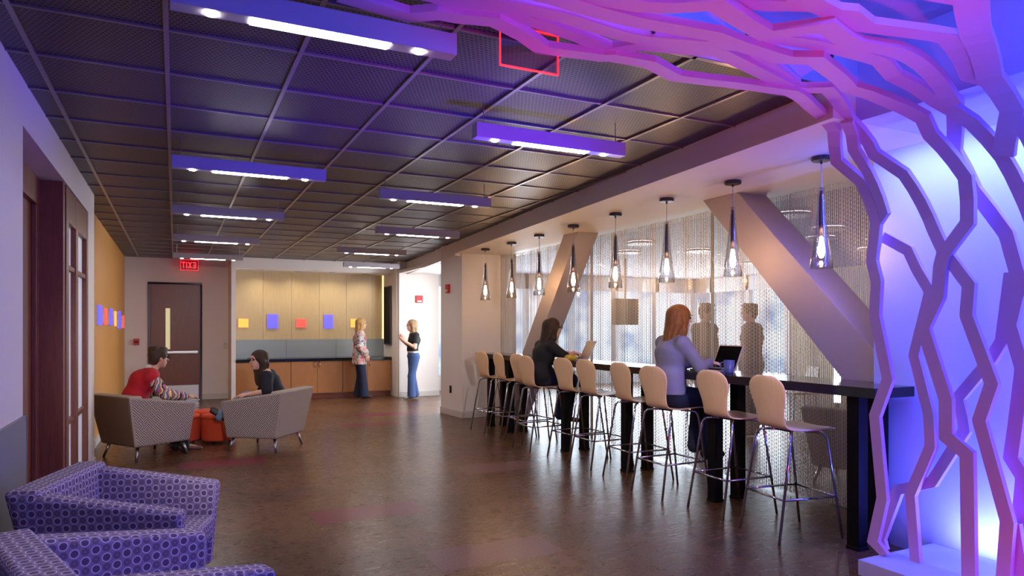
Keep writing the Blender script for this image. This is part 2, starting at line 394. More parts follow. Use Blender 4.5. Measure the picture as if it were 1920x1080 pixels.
M['branch'] = paint('branch_flood_tint', (216, 172, 214), 0.55, 0.02)  # magenta of the flood light partly put into the base colour
M['feature'] = paint('feature_wall_wash_tint', (206, 206, 238), 0.6, 0.02)  # blue of the wall wash partly put into the base colour
M['grey_ceiling'] = paint('grey_ceiling_paint', (138, 134, 148))
M['beige'] = paint('beige_paint', (196, 176, 150))
M['cushion_white'] = paint('far_white', (226, 226, 226), 0.5)

# ------------------------------------------------------------------ setting
HC = 2.82      # metal grid ceiling
ZS = 2.635     # bay soffit
HG = 3.05      # plaster ceiling near the branch wall
b = MB(); b.add([(-2.0, -2.6, 0), (13.2, -2.6, 0), (13.2, 15.6, 0), (-2.0, 15.6, 0), (-2.0, -2.6, -0.1), (13.2, -2.6, -0.1), (13.2, 15.6, -0.1), (-2.0, 15.6, -0.1)],
             [(0, 1, 2, 3), (7, 6, 5, 4), (0, 4, 5, 1), (1, 5, 6, 2), (2, 6, 7, 3), (3, 7, 4, 0)])
for (x0, y0, mi) in ((0.94, 5.165, 1), (0.04, 7.79, 1), (2.68, 11.08, 1), (1.43, 3.86, 2), (2.20, 10.0, 1), (-0.5, 6.5, 2), (2.6, 6.3, 2), (1.0, 11.9, 1), (0.2, 10.6, 2)):
    b.add([(x0, y0, 0.0006), (x0 + 0.84, y0, 0.0006), (x0 + 0.84, y0 + 0.385, 0.0006), (x0, y0 + 0.385, 0.0006)], [(0, 1, 2, 3)], mi)
floor = struct(b.build('floor', [M['floor'], M['plum'], M['rose']]))

def fascia_x(y): return 3.30 + 0.0905 * (y - 2.81) + 0.05
# ceiling panels (2 ft modules) and grid
YB = 2.70
b = MB(); b.add([(-1.0, YB, HC), (3.4, YB, HC), (fascia_x(15.3) + .05, 15.3, HC), (-1.0, 15.3, HC), (-1.0, YB, HC + .03), (3.4, YB, HC + .03), (fascia_x(15.3) + .05, 15.3, HC + .03), (-1.0, 15.3, HC + .03)],
             [(3, 2, 1, 0), (4, 5, 6, 7), (0, 1, 5, 4), (1, 2, 6, 5), (2, 3, 7, 6), (3, 0, 4, 7)])
struct(b.build('ceiling', M['ceil']))
b = MB(); T = 0.597
for k in range(-1, 8):
    x = -0.036 + T * k
    y0 = YB if x < fascia_x(YB) else 2.81 + (x - 3.35) / 0.0905
    b.box(x - .011, y0, HC - .012, x + .011, 15.25, HC + .004)
y = 3.537 - T
while y < 15.25:
    b.box(-0.9, y - .007, HC - .009, fascia_x(y), y + .007, HC + .004); y += T
b.box(-0.9, YB, HC - .012, 3.4, YB + .03, HC + .02)
struct(b.build('ceiling_grid', M['grid']))
# plaster ceiling by the branch wall with its step down to the grid
b = MB(); b.box(-0.9, -2.6, HG, 4.6, YB + .01, HG + .06); b.box(-0.9, YB - .012, HC - .01, 3.6, YB, HG)
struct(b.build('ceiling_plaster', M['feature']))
# bay soffit: underside at ZS, fascia along a slanting line
b = MB(); poly = [(fascia_x(2.7), 2.7, ZS), (5.1, 2.7, ZS), (5.1, 10.3, ZS), (fascia_x(10.3), 10.3, ZS)]
b.prism(poly, (0, 0, HC - ZS + .04)); struct(b.build('soffit', M['white2']))
# soffit over the feature wall
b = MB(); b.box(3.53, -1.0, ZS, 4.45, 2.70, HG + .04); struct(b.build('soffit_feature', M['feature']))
# beam over the corridor opening
b = MB(); b.hexa([(fascia_x(10.3), 10.3, 2.60), (fascia_x(10.3) + .2, 10.3, 2.60), (fascia_x(14.0) + .2, 14.0, 2.56), (fascia_x(14.0), 14.0, 2.56),
                  (fascia_x(10.3), 10.3, HC + .03), (fascia_x(10.3) + .2, 10.3, HC + .03), (fascia_x(14.0) + .2, 14.0, HC + .03), (fascia_x(14.0), 14.0, HC + .03)])
struct(b.build('header_beam', M['white']))
# pier between bay and corridor
b = MB(); b.hexa([(4.12, 10.24, 0), (5.05, 10.24, 0), (5.05, 11.05, 0), (4.06, 11.05, 0), (4.12, 10.24, HC), (5.05, 10.24, HC), (5.05, 11.05, HC), (4.06, 11.05, HC)])
struct(b.build('wall_pier', M['white']))
b = MB(); b.bar((4.112, 10.24, .055), (4.052, 11.05, .055), .018, .11); b.bar((4.112, 10.232, .055), (4.76, 10.232, .055), .018, .11)
struct(b.build('baseboard_pier', M['base'], bevel=.004))
b = MB(); b.box(4.80, 10.19, 0, 4.84, 10.24, ZS); struct(b.build('trim_1', M['base']))
# white wall beyond the corridor opening and the corridor
b = MB(); b.box(4.19, 13.9, 0, 5.06, 15.3, HC); struct(b.build('wall_corridor', M['white']))
b = MB(); b.box(4.18, 13.885, 0, 5.07, 13.9, .11); struct(b.build('baseboard_corridor', M['base'], bevel=.004))
b = MB(); b.box(4.2, 11.05, 2.58, 5.05, 13.9, 2.64); struct(b.build('ceiling_corridor', M['white']))
# left wall: near part, header over the niche, far return
XL = -0.75
b = MB()
b.box(XL - .25, -2.6, 0, XL, 4.58, HG); b.box(XL - .25, 4.58, 2.56, XL, 7.76, HC + .02); b.box(XL - .25, 7.76, 0, XL, 8.30, HC + .02)
struct(b.build('wall_left', M['white']))
b = MB(); b.box(XL, -2.6, 0, XL + .018, 4.60, .965); b.box(XL - .02, 4.58, 0, XL + .018, 4.60, .965); struct(b.build('trim_2', M['grey_wain'], bevel=.003))
b = MB(); b.box(XL - .01, 7.9, 0, XL + .016, 8.316, .11); b.box(-.87, 8.3, 0, -.856, 15.2, .11); b.box(-.87, 15.186, 0, -.47, 15.2, .11); b.box(.49, 15.186, 0, .98, 15.2, .11)
struct(b.build('baseboard_left', M['base'], bevel=.004))
b = MB(); b.box(XL - .3, 4.58, 0, XL - .2, 6.3, 2.60); struct(b.build('wall_niche', M['trim_wood']))
b = MB(); b.box(XL - .27, 6.2, 0, XL - .01, 6.28, 2.56); b.box(XL - .201, 6.10, 0, XL - .165, 6.2, 2.37); struct(b.build('trim_3', M['trim_wood'], bevel=.006))
b = MB(); b.box(XL - .2, 5.5, 2.36, XL - .16, 6.2, 2.56); struct(b.build('trim_4', M['trim_wood'], bevel=.004))
# glazed wood frame flush with the wall
w = struct(thing('window_1', 'tall wood framed frosted sidelight in the left wall niche', 'window', (XL, 6.28, 0)))
b = MB()
for y0, y1 in ((0, .14), (.58, .72), (1.36, 1.48)): b.box(-.09, y0, 0, 0, y1, 2.55)
b.box(-.088, .14, 2.28, -.002, 1.36, 2.548); b.box(-.088, .14, 0.002, -.002, 1.36, .12); b.box(-.07, .14, 1.91, -.01, 1.36, 1.95); b.box(-.07, .14, .67, -.01, 1.36, .71)
b.build('frame', M['trim_wood'], w, bevel=.004)
MB().box(-.05, .14, .12, -.04, .58, 2.28).build('pane', M['frosted'], w); MB().box(-.05, .72, .12, -.04, 1.36, 2.28).build('pane', M['frosted'], w)
b = MB(); b.box(-.97, 8.15, 0, -.87, 15.3, HC + .02); struct(b.build('wall_left_far', M['yellow']))
# back wall with door, alcove
b = MB(); b.box(-.97, 15.2, 0, -.47, 15.3, HC + .02); b.box(.485, 15.2, 0, 1.0, 15.3, HC + .02); b.box(-.47, 15.2, 2.34, .485, 15.3, HC + .02)
struct(b.build('wall_back', M['white']))
struct(MB().box(.98, 14.35, 0, 1.06, 15.3, HC + .02).build('wall_alcove_left', M['white'])); struct(MB().box(1.06, 14.35, 2.61, 4.16, 14.45, HC + .02).build('header_alcove', M['white'])); struct(MB().box(4.16, 14.0, 0, 4.19, 15.3, HC + .02).build('wall_alcove_right', M['white']))
b = MB(); b.box(1.06, 14.45, 2.60, 4.16, 15.1, 2.66); struct(b.build('ceiling_alcove', M['white']))
b = MB()
for k in range(5): b.box(1.06 + k * .57, 15.0, 1.20, 1.06 + (k + 1) * .57 - .004, 15.05, 2.62)
b.box(1.06 + 5 * .57, 15.0, 1.20, 4.16, 15.05, 2.62); b.box(1.05, 15.03, .8, 4.17, 15.1, 2.7)
struct(b.build('wall_alcove', M['alcove']))
b = MB()
for k in range(3): b.box(1.06 + k * 1.03, 14.99, .80, 1.06 + (k + 1) * 1.03 - .004, 15.03, 1.20)
struct(b.build('trim_5', M['grey_glass']))
b = MB(); b.box(4.13, 14.985, 1.2, 4.16, 15.0, 2.6); struct(b.build('trim_6', glow('alcove_edge_glow', (255, 226, 160), 1.2)))
# door
d = struct(thing('door_1', 'dark wood door with narrow lite and steel push bar in the back wall', 'door', (0, 15.2, 0)))
b = MB(); b.box(-.475, -.02, 0, -.425, .06, 2.305); b.box(.45, -.02, 0, .49, .06, 2.305); b.box(-.475, -.02, 2.305, .49, .06, 2.345); b.build('door_frame', M['dark_metal'], d, bevel=.004)
MB().box(-.425, .02, .01, .45, .065, 2.305).build('leaf', M['door_wood'], d)
MB().box(-.165, .012, 1.02, -.085, .02, 1.83).build('lite', M['lite'], d)
b = MB(); b.box(-.30, -.05, .93, .41, -.02, .985); b.box(-.34, -.03, .92, -.24, .02, .99); b.box(.34, -.03, .92, .42, .02, .99); b.build('push_bar', M['steel'], d, bevel=.006)
MB().box(-.40, .013, .02, .43, .02, .30).build('kick_plate', M['steel'], d)
# feature wall behind the branches, bay end return, plinth
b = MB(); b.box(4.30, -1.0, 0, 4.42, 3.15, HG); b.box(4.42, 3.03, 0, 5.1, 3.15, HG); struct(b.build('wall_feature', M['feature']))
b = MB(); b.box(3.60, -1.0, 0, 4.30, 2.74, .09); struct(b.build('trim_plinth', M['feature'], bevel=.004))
b = MB(); b.box(-1.0, -2.7, 0, 4.5, -2.6, HG); b.box(4.42, -2.6, 0, 4.5, -1.0, HG); struct(b.build('wall_behind', M['white']))
# next room beyond the curtain
b = MB(); b.box(5.06, 15.0, 0, 13.2, 15.15, .35); b.box(5.06, 15.0, 2.4, 13.2, 15.15, 2.86)
for k in range(7): b.box(5.06 + k * 1.32, 15.0, 0, 5.16 + k * 1.32, 15.15, 2.8)
struct(b.build('wall_next_room_far', M['cushion_white']))
b = MB(); b.box(5.0, 1.1, 0, 13.2, 1.2, 2.9); struct(b.build('wall_next_room_near', M['beige']))
b = MB(); b.box(5.05, 1.1, 2.76, 13.2, 15.15, 2.86); struct(b.build('ceiling_next_room', M['grey_ceiling']))
b = MB(); b.box(13.0, 1.2, 0, 13.15, 11.7, 2.86); struct(b.build('wall_next_room_right', M['beige']))
b = MB(); b.box(13.0, 11.7, 0, 13.15, 15.0, .35); b.box(13.0, 11.7, 2.4, 13.15, 15.0, 2.86)
for k in range(3): b.box(13.0, 11.7 + k * 1.3, 0, 13.15, 11.8 + k * 1.3, 2.8)
struct(b.build('wall_next_room_window', M['cushion_white']))
b = MB()
for y in (3.3, 5.5, 7.8, 10.12): b.box(4.985, y - .009, 0, 5.02, y + .009, ZS + .1)
struct(b.build('trim_7', M['base']))
b = MB(); b.box(5.0, 3.15, 0, 5.006, 10.2, ZS + .1); struct(b.build('window_2', M['glass']))

# diagonal structural braces
def brace(name, y_top0, y_top1, slope, label, sgn, ylim=None):
    x0, x1 = (4.47, 4.77) if sgn > 0 else (4.43, 4.77)
    z0, z1 = 0.0, ZS
    if ylim is not None: z0 = ZS - (y_top1 - ylim) / (-slope) if slope < 0 else z0
    def yy(y, z): return y + slope * (ZS - z)
    poly = [(x0, yy(y_top0, z0), z0), (x0, yy(y_top1, z0), z0), (x0, y_top1, z1), (x0, y_top0, z1)]
    return struct(MB().prism(poly, (x1 - x0, 0, 0)).build(name, M['brace'], bevel=.006))
brace('brace_column', 7.64, 7.28, 0.75, '', 1)
x0, x1 = 4.43, 4.78
poly = [(x0, 5.00, ZS), (x0, 4.56, ZS), (x0, 3.17, ZS - (4.56 - 3.17) / .98), (x0, 3.17, ZS - (5.0 - 3.17) / .955)]
struct(MB().prism(poly, (x1 - x0, 0, 0)).build('brace_column', M['brace'], bevel=.006))

# ------------------------------------------------------------------ chain curtain (strands of links)
def curtain():
    y0, y1, pitch, rowh, w = 3.22, 10.18, 0.0165, 0.017, 0.0085
    ns = int((y1 - y0) / pitch); nr = int((ZS - .02) / rowh)
    ys = y0 + pitch * np.arange(ns); zs = .015 + rowh * np.arange(nr + 1)
    rng = np.random.RandomState(3)
    X = 4.80 + 0.012 * np.sin(ys * 9.0) + 0.008 * np.sin(ys * 23 + 1.0) + rng.uniform(-.003, .003, ns) + 0.006 * (ys - 3.2)
    par = (np.arange(nr + 1) % 2) * 2 - 1
    V = np.zeros((ns, nr + 1, 2, 3), dtype=np.float32)
    ph = np.where((np.arange(ns) // 2) % 2 == 0, 1, -1)
    for s_, sg in ((0, -1), (1, 1)):
        V[:, :, s_, 0] = X[:, None] + 0.0012 * par[None, :] * sg * ph[:, None]
        V[:, :, s_, 1] = ys[:, None] + sg * w / 2 + 0.0022 * par[None, :]
        V[:, :, s_, 2] = zs[None, :] + sg * 0.004 * ph[:, None]
    idx = np.arange(ns * (nr + 1) * 2).reshape(ns, nr + 1, 2)
    F = np.stack([idx[:, :-1, 0], idx[:, :-1, 1], idx[:, 1:, 1], idx[:, 1:, 0]], -1).reshape(-1, 4)
    me = bpy.data.meshes.new('chain_curtain'); n = len(F)
    me.vertices.add(ns * (nr + 1) * 2); me.vertices.foreach_set('co', V.reshape(-1))
    me.loops.add(n * 4); me.loops.foreach_set('vertex_index', F.reshape(-1).astype(np.int32))
    me.polygons.add(n); me.polygons.foreach_set('loop_start', np.arange(0, n * 4, 4, dtype=np.int32)); me.polygons.foreach_set('loop_total', np.full(n, 4, dtype=np.int32))
    me.update(calc_edges=True)
    m = Mat('aluminium_chain', (224, 216, 206), 0.45, 0.3); me.materials.append(m.m)
    o = bpy.data.objects.new('chain_curtain', me); COL.objects.link(o); o['kind'] = 'stuff'
    tag(o, 'silvery see-through aluminium chain curtain hanging behind the bar table', 'curtain')
curtain()

# ------------------------------------------------------------------ ceiling fixtures
def make_fixture():
    t = thing('linear_light', '', 'ceiling light', group='suspended linear lights on the metal ceiling')
    L, W, Hh = 1.085, .075, .088
    MB().box(0, -W / 2, 0, L, W / 2, Hh).build('housing', M['housing'], t, bevel=.002)
    MB().box(.27, -W / 2 + .006, -.004, .80, W / 2 - .006, .002).build('diffuser', M['strip'], t)
    for x in (.135, .93):
        q = MB().lathe([(0, -.006), (.021, -.006), (.024, .002), (0, .002)], 16, (x, 0, 0)).build('downlight', M['spot'], t)
    for x in (.06, L - .06):
        MB().tube([(x, 0, Hh), (x, 0, Hh + .135)], .003, 6).build('suspension_cable', M['steel'], t)
    return t
FX = [(-.016, 2.75, 'wide linear light nearest the camera, its right end under the purple branches'),
      (-.020, 5.53, 'second linear light back in the left row, beyond the nearest one'),
      (-.028, 7.75, 'third linear light back in the left row on the metal ceiling'),
      (-.030, 10.15, 'fourth linear light back in the left row, next to last before the door wall'),
      (-.030, 12.68, 'farthest linear light of the left row, just above the glowing exit sign'),
      (1.630, 3.85, 'bright blue linear light in front of the purple branches, nearest of the right row'),
      (1.632, 6.04, 'second linear light of the right row, left of the soffit edge'),
      (2.21, 8.30, 'third linear light of the right row, over the middle of the floor'),
      (2.24, 10.67, 'fourth linear light of the right row, second from the alcove'),
      (2.86, 13.10, 'farthest linear light of the right row, nearest the counter alcove')]
proto = make_fixture()
for i, (x, y, lb) in enumerate(FX):
    o = proto if i == 0 else dup(proto)
    o.location = (x, y, 2.60); o['label'] = lb
    for dx in (.135, .93): lamp('fixture_downlight', 'SPOT', (x + dx, y, 2.59), 12, (1.0, 0.90, 0.80), (0.022,), target=(x + dx, y, 0), spot=120, blend=0.7)

# ------------------------------------------------------------------ pendants over the bar
def make_pendant():
    t = thing('pendant_lamp', '', 'pendant lamp', group='glass pendants above the bar table')
    MB().lathe([(0, 0), (.062, 0), (.066, -.004), (.066, -.026), (.06, -.03), (.008, -.032), (.008, -.05), (0, -.05)], 24).build('canopy', M['dark_metal'], t, smooth=False)
    MB().tube([(0, 0, -.04), (0, 0, -.24)], .003, 6).build('cord', M['steel'], t)
    prof = [(.021, -.215), (.024, -.28), (.030, -.38), (.042, -.50), (.058, -.62), (.070, -.70), (.077, -.775)]
    MB().lathe(prof + [(r - .003, z) for r, z in prof[::-1]], 32).build('glass_shade', M['shade'], t, smooth=True)
    MB().lathe([(0, -.235), (.011, -.235), (.013, -.30), (.016, -.42), (.019, -.55), (0, -.55)], 16).build('socket', M['dark_metal'], t, smooth=True)
    MB().lathe([(0, -.55), (.012, -.56), (.017, -.60), (.024, -.645), (.021, -.68), (.010, -.70), (0, -.703)], 16).build('bulb', M['bulb'], t, smooth=True)
    return t
PEND = [(4.187, 9.468), (4.212, 8.62), (4.179, 7.751), (4.142, 6.851), (4.109, 5.954), (4.056, 5.059), (4.049, 4.217), (4.032, 3.354)]
PL = ['glass cone pendant hanging before the white pier, farthest from the camera', 'second farthest glass cone pendant, beside the pier corner',
      'glass cone pendant just left of the left diagonal brace', 'glass cone pendant hanging in front of the left diagonal brace',
      'glass cone pendant just right of the left diagonal brace', 'glass cone pendant above the copper-haired woman',
      'glass cone pendant hanging before the top of the right diagonal brace', 'nearest and largest glass cone pendant, beside the purple branches']
proto = make_pendant()
for i, ((x, y), lb) in enumerate(zip(PEND, PL)):
    o = proto if i == 0 else dup(proto)
    o.location = (x, y, ZS); o['label'] = lb

# ------------------------------------------------------------------ branch sculpture
SXS, SZC, SR = 3.78, 2.72, .72; SCX, SCZ = SXS - SR, SZC - SR
def bsurf(u, v, n):
    if u < SCZ: return Vector((SXS + n, v, u))
    if u < SCZ + SR * PI / 2:
        a = (u - SCZ) / SR; return Vector((SCX + (SR + n) * math.cos(a), v, SCZ + (SR + n) * math.sin(a)))
    return Vector((SCX - (u - SCZ - SR * PI / 2), v, SZC + n))
BR = [
(0, 0.055, [(0.085, 2.705), (0.156, 2.78), (0.429, 2.719), (0.917, 2.768), (1.144, 2.684), (1.522, 2.768), (1.726, 2.756), (1.854, 2.79), (2.082, 2.757), (2.337, 2.807), (2.495, 2.903), (2.599, 2.858), (2.701, 2.797), (2.944, 2.771), (3.184, 2.692), (3.568, 2.738), (3.724, 2.766), (3.897, 2.791), (4.13, 2.70), (4.337, 2.713), (4.384, 2.736), (4.678, 2.778), (4.814, 2.69), (4.993, 2.61), (5.135, 2.646), (5.229, 2.653), (5.327, 2.729), (5.616, 2.674)]),
(0, 0.05, [(2.081, 2.753), (2.132, 2.704), (2.39, 2.743), (2.538, 2.764), (2.64, 2.717), (2.737, 2.689)]),
(0.02, 0.055, [(3.18, 2.70), (3.106, 2.676), (3.021, 2.60), (2.728, 2.694), (2.545, 2.675), (2.472, 2.677), (2.322, 2.551), (1.979, 2.418), (1.867, 2.368), (1.789, 2.312), (1.676, 2.234), (1.514, 2.246), (1.158, 2.119), (0.96, 2.181), (0.457, 2.044), (0.085, 2.069)]),
(0, 0.06, [(0.085, 2.222), (0.772, 2.232), (0.853, 2.344), (1.054, 2.344), (1.446, 2.473), (1.622, 2.389), (1.785, 2.376), (1.849, 2.36), (2.01, 2.23), (2.244, 2.217), (2.509, 2.319), (2.615, 2.311), (2.79, 2.41), (2.984, 2.492), (3.44, 2.322), (3.567, 2.379), (3.679, 2.374), (3.874, 2.354), (4.068, 2.324), (4.44, 2.358), (4.58, 2.358), (4.713, 2.351), (4.85, 2.334), (5.1, 2.33)]),
(0.03, 0.058, [(1.75, 1.86), (2.069, 1.966), (2.133, 1.988), (2.307, 2.041), (2.503, 2.122), (2.679, 2.227), (2.915, 2.297), (3.073, 2.247), (3.317, 2.242), (3.554, 2.252), (3.708, 2.276), (3.84, 2.285)]),
(0, 0.06, [(2.641, 2.137), (2.699, 2.138), (3.2, 2.091), (3.42, 2.123), (3.515, 2.106), (3.693, 2.049), (3.737, 2.095), (3.863, 2.224), (4.044, 2.173), (4.264, 2.101), (4.411, 2.202), (4.525, 2.243), (4.667, 2.26), (4.813, 2.271), (5.0, 2.24)]),
(0.1, 0.058, [(2.645, 2.177), (2.363, 2.303), (2.164, 2.246), (1.936, 2.095), (1.678, 2.031), (1.462, 2.08), (1.239, 2.018), (0.939, 2.052), (0.773, 2.073), (0.681, 2.014), (0.449, 2.035), (0.085, 2.011)]),
(0, 0.078, [(3.8, 1.45), (3.494, 1.577), (3.339, 1.663), (3.057, 1.811), (2.735, 1.926), (2.525, 1.916), (2.384, 1.993), (2.312, 2.018)]),
(0, 0.06, [(2.56, 1.93), (2.38, 1.889), (2.278, 1.873), (1.7, 1.72), (1.2, 1.8), (0.6, 1.65), (0.085, 1.7)]),
(0, 0.06, [(3.381, 1.641), (3.62, 1.683), (4.0, 1.6)]),
(0.02, 0.058, [(2.707, 1.959), (2.764, 2.011), (3.064, 1.93), (3.491, 2.018), (3.656, 1.97), (3.729, 1.991), (3.894, 1.961), (4.3, 1.9), (4.7, 1.97)]),
(0.03, 0.055, [(3.829, 1.997), (4.019, 2.075), (4.139, 2.126), (4.30, 2.09)]),
(0.06, 0.05, [(1.998, 2.77), (1.901, 2.61), (1.784, 2.556), (1.655, 2.48), (1.287, 2.574), (0.953, 2.486), (0.771, 2.477), (0.476, 2.596), (0.085, 2.565)]),
(0.1, 0.05, [(1.735, 2.08), (1.38, 2.123), (1.285, 2.175), (1.057, 2.349), (0.945, 2.321), (0.883, 2.313), (0.561, 2.495), (0.522, 2.583), (0.475, 2.702), (0.149, 2.819), (0.085, 2.80)]),
(0.0, 0.055, [(3.79, 2.371), (3.892, 2.4), (4.074, 2.461), (4.316, 2.525), (4.429, 2.527), (4.737, 2.486), (4.942, 2.49), (5.106, 2.506), (5.292, 2.556), (5.45, 2.559)]),
(0.0, 0.055, [(3.22, 2.68), (3.59, 2.572), (3.876, 2.49), (4.266, 2.59), (4.37, 2.712)]),
(0.0, 0.05, [(4.345, 2.702), (4.558, 2.643), (4.777, 2.596), (4.964, 2.557), (5.103, 2.58), (5.289, 2.564), (5.42, 2.549)]),
(0.02, 0.05, [(3.729, 2.425), (3.506, 2.547), (3.165, 2.693)]),
(0.04, 0.055, [(0.447, 2.041), (0.085, 1.986)])]
sculp = thing('branch_sculpture', 'white branching lattice lit magenta and blue, rising from the plinth and arching over the ceiling', 'sculpture', (0, 0, 0))
DEP = .032
for bi, (n0, w, pts) in enumerate(BR):
    n0 += .0014 * bi
    # resample so that the arc stays smooth, then mitre
    q = []
    for (a, c), (a2, c2) in zip(pts[:-1], pts[1:]):
        k = max(1, int(abs(a2 - a) / .08)) if max(a, a2) > SCZ - .01 and min(a, a2) < SCZ + SR * PI / 2 + .01 else 1
        for i in range(k): q.append((a + (a2 - a) * i / k, c + (c2 - c) * i / k))
    q.append(pts[-1]); q = [Vector(p) for p in q]
    vs = []; n = len(q)
    for i, p in enumerate(q):
        t0 = (p - q[i - 1]).normalized() if i else (q[1] - p).normalized()
        t1 = (q[i + 1] - p).normalized() if i < n - 1 else t0
        m0 = Vector((-t0.y, t0.x)); m1 = Vector((-t1.y, t1.x)); m = (m0 + m1).normalized(); k = min(1.5, 1 / max(.3, m.dot(m0)))
        for s_, nn in ((-1, n0), (1, n0), (1, n0 + DEP), (-1, n0 + DEP)):
            e = p + m * (s_ * w * (1.2 + .32 * min(1, max(0, (p.x - 2.3) / .9))) / 2 * k); vs.append(bsurf(max(e.x, .089), e.y, nn))
    fs = [(3, 2, 1, 0), tuple((n - 1) * 4 + j for j in range(4))]
    for i in range(n - 1):
        for j in range(4): fs.append((i * 4 + j, i * 4 + (j + 1) % 4, (i + 1) * 4 + (j + 1) % 4, (i + 1) * 4 + j))
    MB().add(vs, fs).build('branch', M['branch'], sculp)
for x, y in ((1.9, 2.46), (2.55, 2.56), (1.3, 2.48), (2.9, 2.35)):
    MB().tube([(x, y, 2.75), (x, y, HG)], .008, 8).build('suspension_rod', M['dark_metal'], sculp)

# ------------------------------------------------------------------ bar table
def tx(y): return 3.90 + .027 * (y - 2.9)
t = thing('bar_table', 'long black bar-height table on square black legs along the chain curtain', 'table', (tx(2.85), 2.85, 0))
x0 = tx(2.85); y0 = 2.85
def rel(x, y): return (x - x0, y - y0)
c = [rel(tx(2.85), 2.85), rel(4.285, 2.85), rel(4.285, 3.17), rel(4.41, 3.17), rel(4.445, 9.6), rel(tx(9.6), 9.6)]
MB().prism([(a, b_, 1.005) for a, b_ in c], (0, 0, .065)).build('tabletop', M['tabletop'], t, bevel=.003)
for y in (3.06, 4.42, 5.72, 6.98, 8.57, 9.25):
    for dx in (.11, .315 if y < 4 or y > 8 else .36):
        px, py = rel(tx(y) + dx, y)
        MB().box(px - .045, py - .045, .02, px + .045, py + .045, 1.006).build('leg', M['tableleg'], t, bevel=.004)
        MB().box(px - .05, py - .05, 0, px + .05, py + .05, .022).build('foot_plate', M['tableleg'], t, bevel=.004)

# ------------------------------------------------------------------ bar stools
def make_stool():
    t = thing('bar_stool', '', 'stool', group='maple shell bar stools along the bar table')
    # shell centre-line: from front edge of the seat, back and up
    path = [(.235, .742), (.20, .757), (.10, .752), (0, .744), (-.08, .742), (-.135, .75), (-.168, .775), (-.185, .82), (-.196, .88), (-.208, .95), (-.222, 1.03), (-.232, 1.09), (-.236, 1.12)]
    wid = [.17, .198, .205, .198, .178, .158, .146, .142, .15, .178, .20, .165, .075]
    n = len(path); K = 13; vs = []; th = .011
    def nrm(i):
        a = path[max(i - 1, 0)]; b2 = path[min(i + 1, n - 1)]; dx, dz = b2[0] - a[0], b2[1] - a[1]; l = math.hypot(dx, dz); return (dz / l, -dx / l)
    for side in (1, -1):
        for i in range(n):
            nx, nz = nrm(i)
            for k in range(K):
                s_ = k / (K - 1) * 2 - 1; w = wid[i]
                curl = .018 * s_ * s_ if i > 6 else .006 * s_ * s_
                # back wraps slightly forward, seat edges up
                ox = curl if i > 5 else 0; oz = curl if i <= 5 else 0
                zc = 0
                vs.append((path[i][0] + nx * th / 2 * side + ox, s_ * w, path[i][1] + nz * th / 2 * side + oz))
    def id_(sd, i, k): return sd * n * K + i * K + k
    fs = []
    for i in range(n - 1):
        for k in range(K - 1):
            fs.append((id_(0, i, k), id_(0, i + 1, k), id_(0, i + 1, k + 1), id_(0, i, k + 1)))
            fs.append((id_(1, i, k), id_(1, i, k + 1), id_(1, i + 1, k + 1), id_(1, i + 1, k)))
        for k in (0, K - 1): fs.append((id_(0, i, k), id_(1, i, k), id_(1, i + 1, k), id_(0, i + 1, k)))
    for i in (0, n - 1):
        for k in range(K - 1): fs.append((id_(0, i, k), id_(0, i, k + 1), id_(1, i, k + 1), id_(1, i, k)))
    MB().add(vs, fs).build('seat_shell', M['maple'], t, smooth=True, subsurf=1)
    for sx in (1, -1):
        for sy in (1, -1):
            fx = .255 if sx > 0 else -.27
            pts = [(sx * .055, sy * .07, .728), (sx * .10, sy * .125, .727), (sx * .13, sy * .155, .722), (sx * .148, sy * .172, .70), (sx * .155, sy * .18, .66), (fx, sy * .21, .0)]
            MB().tube(pts, .0095, 10).build('leg', M['chrome'], t, smooth=True)
    def legat(sx, sy, z):
        f = (.66 - z) / .66; fx = .255 if sx > 0 else -.27; return (sx * .155 + (fx - sx * .155) * f, sy * (.18 + .03 * f), z)
    P = [legat(1, 1, .29), legat(1, -1, .29), legat(-1, -1, .29), legat(-1, 1, .29)]
    b = MB()
    for i in range(4): b.tube([P[i], P[(i + 1) % 4]], .008, 8)
    b.build('footrest', M['chrome'], t, smooth=True)
    b = MB()
    for sx in (1, -1): b.box(sx * .055 - .012, -.075, .724, sx * .055 + .012, .075, .738)
    b.build('seat_bracket', M['black'], t)
    return t
ST = [(4.06, 8.86, 4, 'maple bar stool farthest from the camera, at the table end by the pier'), (4.07, 8.30, -3, 'second farthest maple bar stool from the pier, empty'),
      (4.09, 7.80, 5, 'maple bar stool mostly hidden behind the dark-haired woman, empty'), (3.94, 7.27, 2, 'maple bar stool the dark-haired woman sits on'),
      (4.05, 6.60, 4, 'empty maple bar stool directly right of the dark-haired woman'), (4.05, 6.12, 0, 'empty maple bar stool, second right of the dark-haired woman'),
      (4.02, 5.44, -4, 'empty maple bar stool directly left of the copper-haired woman'), (3.92, 4.83, 1, 'maple bar stool the copper-haired woman sits on'),
      (3.97, 4.14, -3, 'empty maple bar stool directly right of the copper-haired woman, by the blue mug'), (3.90, 3.50, -8, 'nearest empty maple bar stool, last at the right')]
proto = make_stool()
for i, (x, y, a, lb) in enumerate(ST):
    o = proto if i == 0 else dup(proto)
    o.location = (x, y, 0); o.rotation_euler = (0, 0, R(a)); o['label'] = lb

